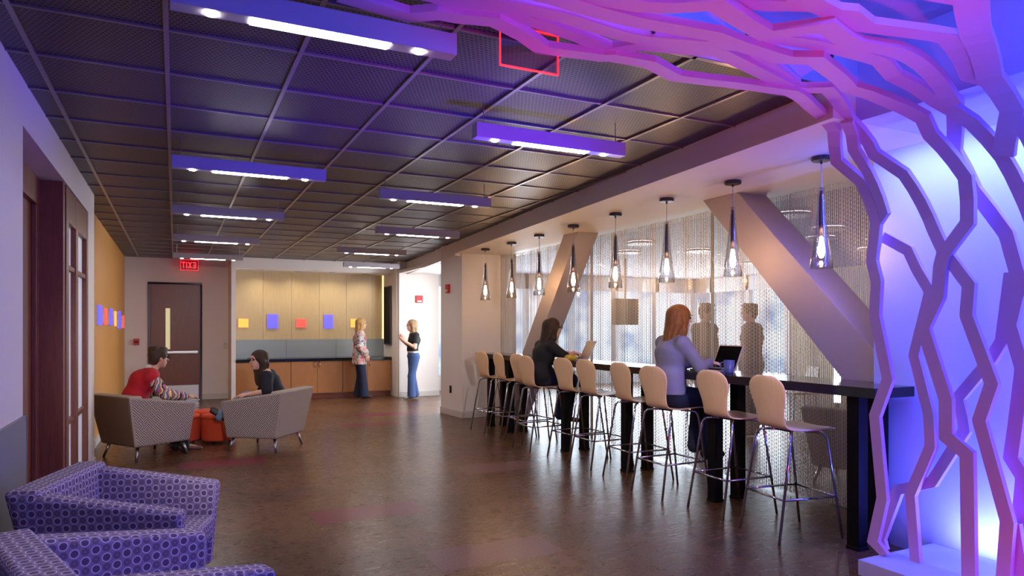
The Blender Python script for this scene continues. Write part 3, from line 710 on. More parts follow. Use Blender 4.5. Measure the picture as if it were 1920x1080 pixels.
# ------------------------------------------------------------------ armchairs
def make_armchair(outer, back_out, inner, label):
    t = thing('armchair', label, 'armchair')
    b = MB(); b.box(-.28, -.29, .15, .30, .29, .31); b.build('seat_base', outer, t, bevel=.02, uv=True)
    b = MB(); b.hexa([(-.22, -.255, .29), (.335, -.255, .29), (.335, .255, .29), (-.22, .255, .29), (-.26, -.255, .44), (.345, -.255, .42), (.345, .255, .42), (-.26, .255, .44)])
    b.build('seat_cushion', inner, t, bevel=.035, uv=True, seg=4)
    for s_ in (1, -1):
        a, c_ = (.235, .30) if s_ > 0 else (-.30, -.235)
        ta, tc_ = (.255, .37) if s_ > 0 else (-.37, -.255)
        b = MB(); b.hexa([(-.29, a, .15), (.315, a, .15), (.315, c_, .15), (-.29, c_, .15), (-.385, ta, .69), (.345, ta, .575), (.345, tc_, .575), (-.385, tc_, .69)])
        b.build('armrest', outer, t, bevel=.026, uv=True, seg=4)
    b = MB(); b.hexa([(-.30, -.30, .152), (-.22, -.30, .152), (-.22, .30, .152), (-.30, .30, .152), (-.40, -.365, .695), (-.25, -.365, .695), (-.25, .365, .695), (-.40, .365, .695)])
    bk = b.build('backrest', [inner, back_out], t, bevel=.026, uv=True, seg=4)
    for p in bk.data.polygons:
        if p.normal.x < -.5: p.material_index = 1
    for sx, fx in ((-.235, -.275), (.25, .29)):
        for s_ in (1, -1):
            MB().tube([(sx, s_ * .245, .16), (fx, s_ * .29, 0)], [.017, .012], 10).build('leg', M['steel'], t, smooth=True)
    return t
a1 = make_armchair(M['rings'], M['rings'], M['rings'], 'purple ring-patterned armchair against the left wall by the grey wainscot')
a1.location = (-.2, 3.95, 0); a1.rotation_euler = (0, 0, R(-17))
a2 = dup(a1); a2.location = (-.116, 2.78, 0); a2.rotation_euler = (0, 0, R(19)); a2['label'] = 'purple ring-patterned armchair nearest the camera, cut off by the lower left corner'
a1.scale = a2.scale = (1.0, 1.0, 1.04); a1['group'] = a2['group'] = 'ring-patterned armchairs'
a3 = make_armchair(M['maze'], M['brown_vinyl'], M['taupe'], 'grey maze-patterned armchair by the yellow wall with the man in the red vest')
a3.location = (-.30, 8.84, 0); a3.rotation_euler = (0, 0, R(33))
a4 = make_armchair(M['maze'], M['taupe'], M['taupe'], 'grey maze-patterned armchair with the dark-haired woman in jeans, right of the orange ottomans')
a4.location = (1.0, 8.79, 0); a4.rotation_euler = (0, 0, R(144)); a3.scale = a4.scale = (1.06, 1.10, 1.03)
a5 = dup(a4); a5.location = (5.75, 4.35, 0); a5.rotation_euler = (0, 0, R(20)); a5['label'] = 'brown armchair dimly seen behind the chain curtain at the right, beyond the nearest stool'
def make_ottoman():
    t = thing('ottoman', '', 'ottoman', group='orange round ottomans between the armchairs')
    MB().lathe([(0, .03), (.19, .03), (.205, .045), (.207, .30), (.207, .305)], 36).build('side', M['orange'], t, uv=True, smooth=False)
    MB().lathe([(.207, .306), (.207, .33), (.195, .352), (.16, .36), (0, .36)], 36).build('top_cushion', M['orange'], t, uv=True, smooth=True)
    for a in range(3):
        MB().lathe([(0, 0), (.02, 0), (.02, .034), (0, .034)], 12, (.13 * math.cos(a * 2.1), .13 * math.sin(a * 2.1), 0)).build('foot', M['black'], t)
    return t
o1 = make_ottoman(); o1.location = (.50, 9.50, 0); o1['label'] = 'orange round ottoman at the right, nearest the seated woman'
o2 = dup(o1); o2.location = (.08, 9.62, 0); o2['label'] = 'orange round ottoman at the left, by the man\'s feet'
o3 = dup(o1); o3.location = (.38, 9.96, 0); o3['label'] = 'orange round ottoman at the back, under the woman\'s feet'

# ------------------------------------------------------------------ alcove cabinets and counter
def make_cabinet(w):
    t = thing('base_cabinet', '', 'cabinet', group='oak base cabinets in the alcove')
    b = MB(); b.box(0, .02, .10, w, .62, .765); b.build('carcass', M['cab'], t)
    MB().box(0, .06, 0, w, .6, .10).build('toe_kick', M['door_wood'], t)
    for k in (0, 1):
        x0, x1 = (.004, w / 2 - .003) if k == 0 else (w / 2 + .003, w - .004)
        d_ = MB().box(x0, 0, .115, x1, .022, .758).build('door', M['cab'], t, bevel=.002)
        hx = w / 2 - .045 if k == 0 else w / 2 + .045
        MB().tube([(hx, 0, .64), (hx, -.028, .655), (hx, -.032, .70), (hx, -.028, .745), (hx, 0, .755)], .007, 8).build('handle', M['chrome'], d_, smooth=True)
    return t
CW = 1.06
cabs = [(1.063, 'oak base cabinet at the left of the alcove, behind the seated woman'), (1.063 + 1.032, 'middle oak base cabinet in the alcove, with paired chrome handles'), (1.063 + 2.064, 'right-hand oak base cabinet, behind the woman in the floral kimono')]
proto = make_cabinet(1.028)
for i, (x, lb) in enumerate(cabs):
    o = proto if i == 0 else dup(proto); o.location = (x, 14.36, 0); o['label'] = lb
tag(MB().box(1.065, 14.33, .766, 4.155, 14.985, .825).build('countertop', M['counter'], bevel=.003), 'long black countertop lying across the oak cabinets', 'countertop')

# coloured light panels
def light_panel(name_mat, x0, y0, x1, y1, z0, z1, label, group):
    o = thing('lightbox', label, 'lightbox', ((x0 + x1) / 2, (y0 + y1) / 2, z0), 0, group)
    cx, cy = (x0 + x1) / 2, (y0 + y1) / 2
    MB().box(x0 - cx, y0 - cy, 0, x1 - cx, y1 - cy, z1 - z0).build('lit_face', M[name_mat], o, bevel=.002)
    if abs(x1 - x0) > abs(y1 - y0): MB().box(x0 - cx + .01, y1 - cy, .01, x1 - cx - .01, y1 - cy + .012, z1 - z0 - .01).build('backing', M['steel'], o)
    else: MB().box(x0 - cx - .012, y0 - cy + .01, .01, x0 - cx, y1 - cy - .01, z1 - z0 - .01).build('backing', M['steel'], o)
    return o
g = 'coloured light panels on the alcove wall'
for nm, x0, x1, z0, z1, lb in (('px_amber', 1.155, 1.345, 1.45, 1.625, 'amber square light panel at the far left of the alcove wall'), ('px_blue', 1.71, 1.92, 1.43, 1.725, 'blue light panel between the amber and red squares of the alcove'),
                               ('px_red', 2.29, 2.487, 1.45, 1.63, 'red square light panel in the middle of the alcove wall'), ('px_blue', 2.857, 3.05, 1.427, 1.724, 'blue light panel between the red square and the blond woman'),
                               ('px_amber', 3.428, 3.626, 1.45, 1.636, 'amber light panel half hidden by the blond woman\'s head')):
    light_panel(nm, x0, 14.975, x1, 14.988, z0, z1, lb, g)
g = 'coloured light panels on the yellow wall'
for nm, y0, y1, z0, z1, lb in (('px_blue', 9.86, 10.36, 1.48, 1.73, 'largest blue light panel, nearest the camera on the yellow wall'), ('px_red', 10.76, 11.13, 1.49, 1.71, 'red light panel second from the near end of the yellow wall'),
                               ('px_blue', 11.6, 12.03, 1.48, 1.73, 'blue light panel third from the near end of the yellow wall'), ('px_amber', 12.46, 12.82, 1.47, 1.71, 'amber light panel on the yellow wall, between two blue ones'),
                               ('px_blue', 13.32, 13.84, 1.43, 1.73, 'blue light panel second from the door end of the yellow wall'), ('px_red', 14.28, 14.72, 1.44, 1.67, 'red light panel at the door end of the yellow wall')):
    light_panel(nm, -.857, y0, -.846, y1, z0, z1, lb, g)

# ------------------------------------------------------------------ exit signs, alarms, small wall devices
GLY = {'E': [(0, 0, .25, 1), (.25, 0, 1, .2), (.25, .4, .85, .6), (.25, .8, 1, 1)], 'I': [(0, 0, 1, 1)], 'T': [(.36, 0, .64, .8), (0, .8, 1, 1)]}
def exit_text(parent, w, h, yoff):
    # seen from behind: the word runs right to left
    lets = [('E', .22), ('X', .24), ('I', .07), ('T', .22)]; gap = .05
    x = w / 2 - .10 * w; b = MB(); hh = h * .62; z0 = h * .19
    for ch, ww in lets:
        wd = ww * w * .95; xr = x
        if ch == 'X':
            t_ = wd * .30
            for (p, q) in (((0, 0), (1, 1)), ((0, 1), (1, 0))):
                xa = xr - wd * p[0]; xb = xr - wd * q[0]; s_ = 1 if xb > xa else -1
                ax, bx = (xa - s_ * 0 , xb)
                za, zb = z0 + hh * p[1], z0 + hh * q[1]
                poly = [(xa, yoff, za), (xa - t_ , yoff, za), (xb , yoff, zb), (xb + t_, yoff, zb)]
                b.prism(poly, (0, -.003, 0))
        else:
            for (u0, v0, u1, v1) in GLY[ch]:
                b.box(xr - wd * u1, yoff - .003, z0 + hh * v0, xr - wd * u0, yoff, z0 + hh * v1)
        x -= wd + gap * w
    b.build('lettering', M['exit_letter'], parent)
e = thing('exit_sign', 'red exit sign with reversed lettering hanging in front of the door wall', 'sign', (.26, 15.05, 2.585))
MB().box(-.155, 0, 0, .155, .012, .20).build('panel', M['exit_face'], e)
b = MB(); b.box(-.158, -.002, -.004, .158, .014, .004); b.box(-.158, -.002, .196, .158, .014, .204); b.box(-.158, -.002, 0, -.153, .014, .2); b.box(.153, -.002, 0, .158, .014, .2); b.build('lit_edge', M['exit_edge'], e)
exit_text(e, .30, .20, -.002)
MB().box(-.16, -.02, .204, .16, .035, .236).build('mount', M['housing'], e)
e = thing('exit_sign', 'clear edge-lit sign panel with glowing red rim, hanging behind the purple branches', 'sign', (1.465, 2.805, 2.635))
MB().box(-.15, 0, 0, .15, .010, .185).build('panel', M['sign_glass'], e)
b = MB(); b.box(-.151, -.001, -.004, .151, .011, .001); b.box(-.151, -.001, 0, -.149, .011, .185); b.box(.149, -.001, 0, .151, .011, .185); b.box(-.151, -.001, .180, .151, .011, .184); b.build('lit_edge', M['exit_edge'], e)
def wall_box(name, label, cat, x, y, z, w, h, d, mat, parts):
    t = thing(name, label, cat, (x, y, z)); 
    MB().box(-w / 2, -d, -h / 2, w / 2, 0, h / 2).build('body', M[mat], t, bevel=.004)
    for nm, (x0, z0, x1, z1), mm in parts: MB().box(x0, -d - .006, z0, x1, -d, z1).build(nm, M[mm], t, bevel=.002)
    return t
wall_box('fire_alarm_strobe', 'red fire alarm strobe high on the bright white wall right of the alcove', 'alarm', 4.615, 13.9, 2.045, .15, .15, .045, 'red_dev', [('strobe_lens', (-.05, -.06, .05, -.03), 'white')])
wall_box('fire_pull_station', 'small red fire pull station left of the wooden door', 'alarm', -.668, 15.2, 1.17, .10, .12, .05, 'red_dev', [('pull_handle', (-.035, -.01, .035, .012), 'black')])
wall_box('light_switch', 'white light switch plate right of the wooden door', 'switch', .93, 15.2, 1.08, .075, .12, .008, 'base', [('toggle', (-.01, -.02, .01, .02), 'white')])
def pier_box(name, label, cat, y, z, w, h, d, mat, parts):
    x = 4.12 - .074 * (y - 10.24)
    t = thing(name, label, cat, (x, y, z), R(-90 + 4.2)); MB().box(-w / 2, -d, -h / 2, w / 2, 0, h / 2).build('body', M[mat], t, bevel=.004)
    for nm, (x0, z0, x1, z1), mm in parts: MB().box(x0, -d - .006, z0, x1, -d, z1).build(nm, M[mm], t, bevel=.002)
pier_box('fire_alarm_horn', 'narrow red fire alarm on the pier left of the pendants', 'alarm', 10.73, 2.095, .11, .14, .045, 'red_dev', [('strobe_lens', (-.04, -.05, .04, -.02), 'white')])
pier_box('wall_outlet', 'small dark outlet plate low on the white pier', 'outlet', 10.66, .43, .075, .12, .008, 'black', [('socket', (-.02, -.04, .02, .04), 'dark_metal')])
t = thing('wall_screen', 'tall black panel on the side wall at the right end of the alcove', 'panel', (4.155, 14.58, 1.1))
MB().box(-.03, -.22, 0, 0, .22, 1.22).build('screen', M['black'], t); 
b = MB(); b.box(-.035, -.24, -.02, 0, -.22, 1.24); b.box(-.035, .22, -.02, 0, .24, 1.24); b.box(-.035, -.22, 1.22, 0, .22, 1.24); b.box(-.035, -.22, -.02, 0, .22, 0); b.build('bezel', M['dark_metal'], t)
for i, (x, lb) in enumerate(((1.55, 'recessed light at the left end of the alcove ceiling'), (2.25, 'recessed light second from the left in the alcove ceiling'), (2.95, 'recessed light third from the left in the alcove ceiling'), (3.65, 'recessed light at the right end of the alcove ceiling'))):
    t = thing('recessed_light', lb, 'ceiling light', (x, 14.58, 2.60), 0, 'recessed lights in the alcove ceiling')
    MB().lathe([(.05, -.006), (.062, -.006), (.062, 0), (.05, 0), (.05, -.006)], 20).build('trim_ring', M['steel'], t)
    MB().lathe([(0, -.002), (.05, -.002), (.05, 0), (0, 0)], 20).build('lens', M['bulb'], t)
    lamp('alcove_light', 'SPOT', (x, 14.56, 2.585), 30, (1.0, .88, .68), (.05,), target=(x, 14.90, 0.9), spot=140, blend=1.0)

# ------------------------------------------------------------------ things in the next room
DISC = [(6.41, 8.62), (7.9, 9.03), (6.37, 5.70), (7.0, 9.74), (10.4, 9.9), (10.2, 10.3), (8.4, 7.0), (8.9, 4.9), (7.7, 6.3), (6.0, 9.9), (10.3, 7.6), (9.4, 8.6), (6.3, 3.4), (8.2, 2.9), (10.6, 3.6), (12.0, 6.0)]  # the last few are out of view, added to brighten the beige wall
for i, (x, y) in enumerate(DISC):
    t = thing('ceiling_disc_light', 'round white ceiling light glowing through the chain curtain in the next room', 'ceiling light', (x, y, 2.755), 0, 'round ceiling lights beyond the curtain')
    MB().lathe([(.20, -.03), (.21, -.03), (.21, 0), (.20, 0), (.20, -.03)], 28).build('rim', M['base'], t)
    MB().lathe([(0, -.026), (.20, -.026), (.20, 0), (0, 0)], 28).build('diffuser', M['disc'], t)
t = thing('wall_monitor', 'grey flat monitor hung from the ceiling beyond the chain curtain, left of the copper-haired woman', 'monitor', (7.75, 10.93, 1.50))
MB().box(-.30, -.04, 0, .30, 0, .50).build('housing', M['dark_metal'], t, bevel=.006); MB().box(-.28, -.045, .02, .28, -.04, .48).build('screen', M['screen_lit'], t); MB().tube([(0, -.02, .5), (0, -.02, 1.26)], .025, 10).build('ceiling_post', M['steel'], t)
t = thing('tube_lamp', 'slim glowing vertical tube lamp behind the curtain right of the two men', 'lamp', (6.75, 5.40, 0))
MB().lathe([(0, 0), (.11, 0), (.11, .02), (.02, .03), (.02, .60), (0, .60)], 20).build('base', M['steel'], t); MB().lathe([(0, .60), (.035, .60), (.035, 1.5), (0, 1.5)], 16).build('tube', M['disc'], t)
def cafe_table(x, y, lb):
    t = thing('cafe_table', lb, 'table', (x, y, 0), 0, 'round tables in the next room')
    MB().lathe([(0, .71), (.44, .71), (.45, .72), (.45, .74), (0, .74)], 32).build('tabletop', M['maple'], t)
    MB().tube([(0, 0, .02), (0, 0, .71)], .03, 12).build('post', M['steel'], t); MB().lathe([(0, 0), (.26, 0), (.25, .02), (0, .03)], 24).build('base', M['steel'], t)
def cafe_chair(x, y, a, lb):
    t = thing('cafe_chair', lb, 'chair', (x, y, 0), R(a), 'chairs at the round tables')
    MB().box(-.2, -.2, .43, .2, .2, .46).build('seat', M['maple'], t, bevel=.01); MB().hexa([(-.2, -.19, .55), (-.18, -.19, .55), (-.18, .19, .55), (-.2, .19, .55), (-.25, -.17, .85), (-.23, -.17, .85), (-.23, .17, .85), (-.25, .17, .85)]).build('backrest', M['maple'], t, bevel=.006)
    for sx in (1, -1):
        for sy in (1, -1): MB().tube([(sx * .17, sy * .17, .44), (sx * .19, sy * .19, 0)], .011, 8).build('leg', M['steel'], t)
    for sy in (1, -1): MB().tube([(-.17, sy * .16, .45), (-.235, sy * .15, .7)], .009, 8).build('back_post', M['steel'], t)
cafe_table(8.0, 7.9, 'round table beyond the curtain, behind the copper-haired woman'); cafe_table(9.9, 6.3, 'round table beyond the curtain, right of the two standing men')
cafe_chair(7.5, 8.5, -50, 'chair left of the round table behind the copper-haired woman'); cafe_chair(8.65, 7.6, 160, 'chair right of the round table behind the copper-haired woman')
cafe_chair(9.3, 6.6, -20, 'chair left of the round table behind the two men'); cafe_chair(10.5, 6.9, 220, 'chair beyond the round table behind the two men')

# ------------------------------------------------------------------ things on the bar table
def laptop(x, y, rz, screen, label, tilt=105):
    t = thing('laptop', label, 'laptop', (x, y, 1.071), rz)
    MB().box(-.12, -.165, 0, .115, .165, .016).build('base', M['laptop'], t, bevel=.003)
    b = MB()
    for r_ in range(5):
        for k in range(12): b.box(-.03 + r_ * .026 - .0105, -.15 + k * .025 + .002, .016, -.03 + r_ * .026 + .0105, -.15 + k * .025 + .023, .018)
    kb = b.build('keyboard', M['black'], t)
    a = R(tilt - 90)
    def P(h, d, yv): return (.115 + math.sin(a) * h + math.cos(a) * d, yv, .016 + math.cos(a) * h - math.sin(a) * d)
    MB().hexa([P(0, 0, -.165), P(0, .009, -.165), P(0, .009, .165), P(0, 0, .165), P(.225, 0, -.165), P(.225, .009, -.165), P(.225, .009, .165), P(.225, 0, .165)]).build('lid', M['laptop'], t, bevel=.003)
    MB().hexa([P(.012, -.0015, -.152), P(.012, 0, -.152), P(.012, 0, .152), P(.012, -.0015, .152), P(.213, -.0015, -.152), P(.213, 0, -.152), P(.213, 0, .152), P(.213, -.0015, .152)]).build('screen', M[screen], t)
    return t
laptop(4.20, 4.62, R(-6), 'screen', 'open silver laptop with black screen before the copper-haired woman', 112)
laptop(4.27, 7.03, R(-14), 'screen_lit', 'open laptop with pale screen before the dark-haired woman', 115)
def mug(x, y, mat, label, r=.04, h=.095):
    t = thing('mug', label, 'mug', (x, y, 1.071), R(140))
    MB().lathe([(0, 0), (r * .72, 0), (r * .85, .02), (r, h), (r - .004, h), (r * .8 - .004, .012), (0, .012)], 28).build('cup', M[mat], t, smooth=True)
    MB().tube([(r * .92, 0, h * .85), (r + .022, 0, h * .8), (r + .028, 0, h * .5), (r + .015, 0, h * .28), (r * .82, 0, h * .25)], .005, 8).build('handle', M[mat], t, smooth=True)
mug(4.10, 4.31, 'mug', 'tall blue mug on the bar right of the silver laptop', .044, .11); mug(4.33, 7.72, 'black', 'dark cup on the bar left of the dark-haired woman\'s laptop', .04, .075)

# ------------------------------------------------------------------ implicit-surface bodies
def smin(a, b_, k):
    h = np.clip(.5 + .5 * (b_ - a) / k, 0, 1); return b_ * (1 - h) + a * h - k * h * (1 - h)
class SDF:
    """smooth union of tapered capsules and ellipsoids, meshed with surface nets"""
    def __init__(s): s.p = []; s.cut = []
    def cone(s, a, b_, ra, rb, k=.02, flat=None, sub=False): s.p.append(('c', np.array(a, float), np.array(b_, float), ra, rb, k, flat, sub)); return s
    def chain(s, pts, rs, k=.02, flat=None):
        for i in range(len(pts) - 1): s.cone(pts[i], pts[i + 1], rs[i], rs[i + 1], k, flat)
        return s
    def ell(s, c, r, k=.02, axes=None, sub=False): s.p.append(('e', np.array(c, float), np.array(r, float), axes, None, k, None, sub)); return s
    def plane(s, p, n): s.cut.append((np.array(p, float), np.array(n, float) / np.linalg.norm(n))); return s
    def field(s, h):
        lo = np.full(3, 1e9); hi = -lo
        for q in s.p:
            if q[7]: continue
            if q[0] == 'c':
                rm = max(q[3], q[4]) * (max(1, max(q[6][1], 1) if q[6] else 1)); lo = np.minimum(lo, np.minimum(q[1], q[2]) - rm); hi = np.maximum(hi, np.maximum(q[1], q[2]) + rm)
            else: rm = max(q[2]); lo = np.minimum(lo, q[1] - rm); hi = np.maximum(hi, q[1] + rm)
        lo -= 3 * h; hi += 3 * h
        n = np.ceil((hi - lo) / h).astype(int) + 1
        ax = [lo[i] + h * np.arange(n[i]) for i in range(3)]
        F = np.full(n, .5, np.float32)
        for q in s.p:
            k = q[5]; mg = .09 + k
            if q[0] == 'c':
                rm = max(q[3], q[4]) * (max(q[6][1], 1) if q[6] else 1) + mg; l = np.minimum(q[1], q[2]) - rm; u = np.maximum(q[1], q[2]) + rm
            else: rm = max(q[2]) + mg; l = q[1] - rm; u = q[1] + rm
            i0 = np.clip(np.floor((l - lo) / h).astype(int), 0, n); i1 = np.clip(np.ceil((u - lo) / h).astype(int) + 1, 0, n)
            if np.any(i1 <= i0): continue
            X, Y, Z = np.meshgrid(*[ax[i][i0[i]:i1[i]] for i in range(3)], indexing='ij'); P = np.stack([X, Y, Z], -1)
            if q[0] == 'c':
                pa = P - q[1]; ba = q[2] - q[1]; fs = 1.0
                if q[6]:
                    axv = np.array(q[6][0], float); axv /= np.linalg.norm(axv); f = q[6][1]
                    pa = pa + (pa @ axv)[..., None] * axv * (1 / f - 1); ba = ba + (ba @ axv) * axv * (1 / f - 1); fs = min(1.0, f)
                hh = np.clip((pa @ ba) / max(ba @ ba, 1e-9), 0, 1)
                d_ = (np.linalg.norm(pa - hh[..., None] * ba, axis=-1) - (q[3] + (q[4] - q[3]) * hh)) * fs
            else:
                pl = P - q[1]
                if q[3] is not None: pl = pl @ np.array(q[3], float).T
                k0 = np.linalg.norm(pl / q[2], axis=-1); k1 = np.linalg.norm(pl / (q[2] ** 2), axis=-1); d_ = k0 * (k0 - 1) / np.maximum(k1, 1e-6)
            sl = tuple(slice(i0[i], i1[i]) for i in range(3))
            F[sl] = -smin(-F[sl], d_, k) if q[7] else smin(F[sl], d_, k)
        if s.cut:
            X, Y, Z = np.meshgrid(*ax, indexing='ij'); P = np.stack([X, Y, Z], -1)
            for p, nn in s.cut: F = np.maximum(F, (P - p) @ nn)
        F[0] = F[-1] = .1; F[:, 0] = F[:, -1] = .1; F[:, :, 0] = F[:, :, -1] = .1
        return F, lo
    def mesh(s, name, mat, parent, h=.008):
        F, lo = s.field(h); ins = F < 0
        c = np.zeros(np.array(F.shape) - 1, np.int8); sh = c.shape
        for dx in (0, 1):
            for dy in (0, 1):
                for dz in (0, 1): c += ins[dx:dx + sh[0], dy:dy + sh[1], dz:dz + sh[2]]
        act = np.argwhere((c > 0) & (c < 8)); vid = np.full(sh, -1, np.int64); vid[tuple(act.T)] = np.arange(len(act))
        acc = np.zeros((len(act), 3)); cnt = np.zeros(len(act))
        cr = [(dx, dy, dz) for dx in (0, 1) for dy in (0, 1) for dz in (0, 1)]
        val = {k: F[act[:, 0] + k[0], act[:, 1] + k[1], act[:, 2] + k[2]] for k in cr}
        for a in cr:
            for i in range(3):
                if a[i] == 0:
                    b_ = list(a); b_[i] = 1; b_ = tuple(b_); va, vb = val[a], val[b_]; x = (va < 0) != (vb < 0)
                    t_ = np.where(x, va / np.where(x, va - vb, 1), 0); p = np.array(a, float)[None, :] + np.eye(3)[i][None, :] * t_[:, None]
                    acc[x] += p[x]; cnt[x] += 1
        V = lo + (act + acc / cnt[:, None]) * h; faces = []
        for i in range(3):
            j, k = (i + 1) % 3, (i + 2) % 3; sl0 = [slice(None)] * 3; sl1 = [slice(None)] * 3; sl0[i] = slice(0, -1); sl1[i] = slice(1, None)
            A, B_ = ins[tuple(sl0)], ins[tuple(sl1)]; e_ = np.argwhere(A != B_); e_ = e_[(e_[:, j] > 0) & (e_[:, k] > 0)]
            flip = A[tuple(e_.T)]; q = []
            for (oj, ok) in ((-1, -1), (0, -1), (0, 0), (-1, 0)):
                w = e_.copy(); w[:, j] += oj; w[:, k] += ok; q.append(vid[tuple(w.T)])
            q = np.stack(q, -1); q[~flip] = q[~flip][:, ::-1]; faces.append(q)
        Fc = np.concatenate(faces); Fc = Fc[(Fc >= 0).all(1)]
        me = bpy.data.meshes.new(name); me.from_pydata(V.tolist(), [], Fc.tolist()); me.materials.append(mat)
        for p in me.polygons: p.use_smooth = True
        o = bpy.data.objects.new(name, me); COL.objects.link(o); o.parent = parent
        sm = o.modifiers.new('smooth', 'SMOOTH'); sm.factor = .5; sm.iterations = 2
        return o

V3 = lambda *a: np.array(a, float)
def nz(v): return v / np.linalg.norm(v)
def head(s, c, f, u=(0, 0, 1), sc=1.0):
    f = nz(V3(*f)); u = V3(*u); u = nz(u - f * (u @ f)); l = np.cross(u, f); A = [f, l, u]
    s.ell(c + u * .022 * sc - f * .010 * sc, V3(.093, .074, .090) * sc, .02, A)
    s.ell(c - u * .045 * sc + f * .022 * sc, V3(.060, .053, .068) * sc, .03, A)
    s.ell(c - u * .092 * sc + f * .056 * sc, V3(.020, .022, .018) * sc, .02, A)
    s.cone(c + f * .080 * sc + u * .012 * sc, c + f * .104 * sc - u * .022 * sc, .007 * sc, .012 * sc, .008)
    s.ell(c + f * .075 * sc + u * .03 * sc, V3(.014, .05, .012) * sc, .015, A)
    s.ell(c + f * .078 * sc - u * .056 * sc, V3(.012, .022, .010) * sc, .01, A)
    for g_ in (1, -1):
        s.ell(c + l * g_ * .074 * sc - f * .004 * sc - u * .006 * sc, V3(.018, .010, .030) * sc, .006, A)
        s.ell(c + l * g_ * .033 * sc + f * .090 * sc + u * .010 * sc, V3(.012, .015, .010) * sc, .012, A, True)
    return f, u, l
def hand(s, w, d, palm, curl=.5, sc=1.0):
    d = nz(V3(*d)); palm = V3(*palm); palm = nz(palm - d * (palm @ d)); lat = np.cross(d, palm)
    s.cone(w, w + d * .035 * sc, .024 * sc, .026 * sc, .015, (palm, .6)); s.ell(w + d * .055 * sc, V3(.046, .040, .016) * sc, .012, [d, lat, palm])
    for i, (o_, L) in enumerate(((.030, .068), (.010, .078), (-.010, .073), (-.029, .058))):
        a = w + d * .092 * sc + lat * o_ * sc; m = a + (d * math.cos(curl * .5) + palm * math.sin(curl * .5)) * L * .52 * sc + lat * o_ * .12; e_ = m + (d * math.cos(curl * 1.3) + palm * math.sin(curl * 1.3)) * L * .52 * sc
        s.cone(a - d * .02 * sc, m, .0095 * sc, .0085 * sc, .004); s.cone(m, e_, .0085 * sc, .007 * sc, .004)
    return lat
def thumb(s, w, d, palm, side, sc=1.0):
    d = nz(V3(*d)); palm = V3(*palm); palm = nz(palm - d * (palm @ d)); lat = np.cross(d, palm) * side
    a = w + d * .03 * sc + lat * .028 * sc; m = a + nz(d * .8 + lat * .7 + palm * .25) * .036 * sc; e_ = m + nz(d + lat * .2 + palm * .3) * .03 * sc
    s.cone(a, m, .012 * sc, .010 * sc, .008); s.cone(m, e_, .010 * sc, .008 * sc, .005)

def person(label, loc, rz, J, skin='skin', hscale=1.0, res=.0075, headf=(1, 0, 0), headu=(0, 0, 1), hands=None, feet=True, top=None, bottom=None, hairfn=None, shoes='shoe', extra=None, eyes=True, barefoot=False):
    """J: joints in a local frame facing +X. Clothing and hair are children of the body's Empty."""
    t = thing('person', label, 'person', loc, rz)
    J = {k: V3(*v) for k, v in J.items()}
    s = SDF()
    f, u, l = head(s, J['head'], headf, headu, hscale)
    hc = J['head']
    s.cone(hc - u * .06 - f * .018, J['neck'], .048 * hscale, .052, .02)
    s.cone(J['neck'], J['chest'], .05, .10, .05, ((0, 1, 0), 1.45))
    s.cone(J['chest'], J['waist'], .105, .088, .05, ((0, 1, 0), 1.32)); s.cone(J['waist'], J['pelvis'], .088, .112, .05, ((0, 1, 0), 1.4))
    for g_ in ('l', 'r'):
        s.cone(J['neck'] - V3(0, 0, .02), J['sh' + g_], .05, .05, .04)
        s.chain([J['sh' + g_], J['el' + g_], J['wr' + g_]], [.050, .037, .025], .015)
        s.chain([J['hip' + g_], J['kn' + g_], J['an' + g_]], [.088, .058, .038], .02)
        fd = nz(J['toe' + g_] - J['an' + g_]); 
        s.cone(J['an' + g_] - V3(0, 0, .03), J['toe' + g_], .034, .026, .02)
        hd = hands[g_]; hand(s, J['wr' + g_], hd[0], hd[1], hd[2]); thumb(s, J['wr' + g_], hd[0], hd[1], hd[3])
    s.mesh('body', M[skin], t, res)
    if eyes:
        for g_ in (1, -1):
            p = hc + l * g_ * .032 * hscale + f * .077 * hscale + u * .010 * hscale
            MB().lathe([(.011 * math.sin(a), -.011 * math.cos(a)) for a in np.linspace(0, PI, 8)], 10, tuple(p)).build('eye', M['eye'], t, smooth=True)
            q = hc + l * g_ * .034 * hscale + f * .088 * hscale + u * .032 * hscale
            MB().tube([tuple(q - l * .016), tuple(q + u * .004), tuple(q + l * .016)], .0035, 6).build('eyebrow', M['hair_brown'], t)
        q = hc + f * .090 * hscale - u * .056 * hscale
        MB().tube([tuple(q - l * .018 - f * .006), tuple(q), tuple(q + l * .018 - f * .006)], [.003, .006, .003], 8).build('lips', M['lip'], t, smooth=True)
    if bottom:
        mat, flare, r1 = bottom
        p = SDF(); p.cone(J['waist'] - (J['waist'] - J['pelvis']) * .45, J['pelvis'], .098, .125, .05, ((0, 1, 0), 1.38))
        for g_ in ('l', 'r'):
            a, k_, h_ = J['an' + g_], J['kn' + g_], J['hip' + g_]; e_ = a + (a - k_) / np.linalg.norm(a - k_) * .045
            p.chain([h_, k_, e_], [.104, .073, flare], .025)
            p.plane(e_ - nz(a - k_) * .0, nz(a - k_)) if r1 else None
        p.mesh('trousers', M[mat], t, res)
    if feet:
        for g_ in ('l', 'r'):
            p = SDF(); a = J['an' + g_] - V3(0, 0, .035); to = J['toe' + g_]; p.cone(a - nz(to - a) * .03, to, .040, .034, .03, ((0, 0, 1), .8)); p.cone(a + V3(0, 0, .02), a, .04, .04, .02)
            p.mesh('shoe', M[shoes], t, res)
    if top: top(t, J, res)
    if hairfn: hairfn(t, hc, f, u, l, res)
    if extra: extra(t, J, hc, f, u, l, res)
    return t

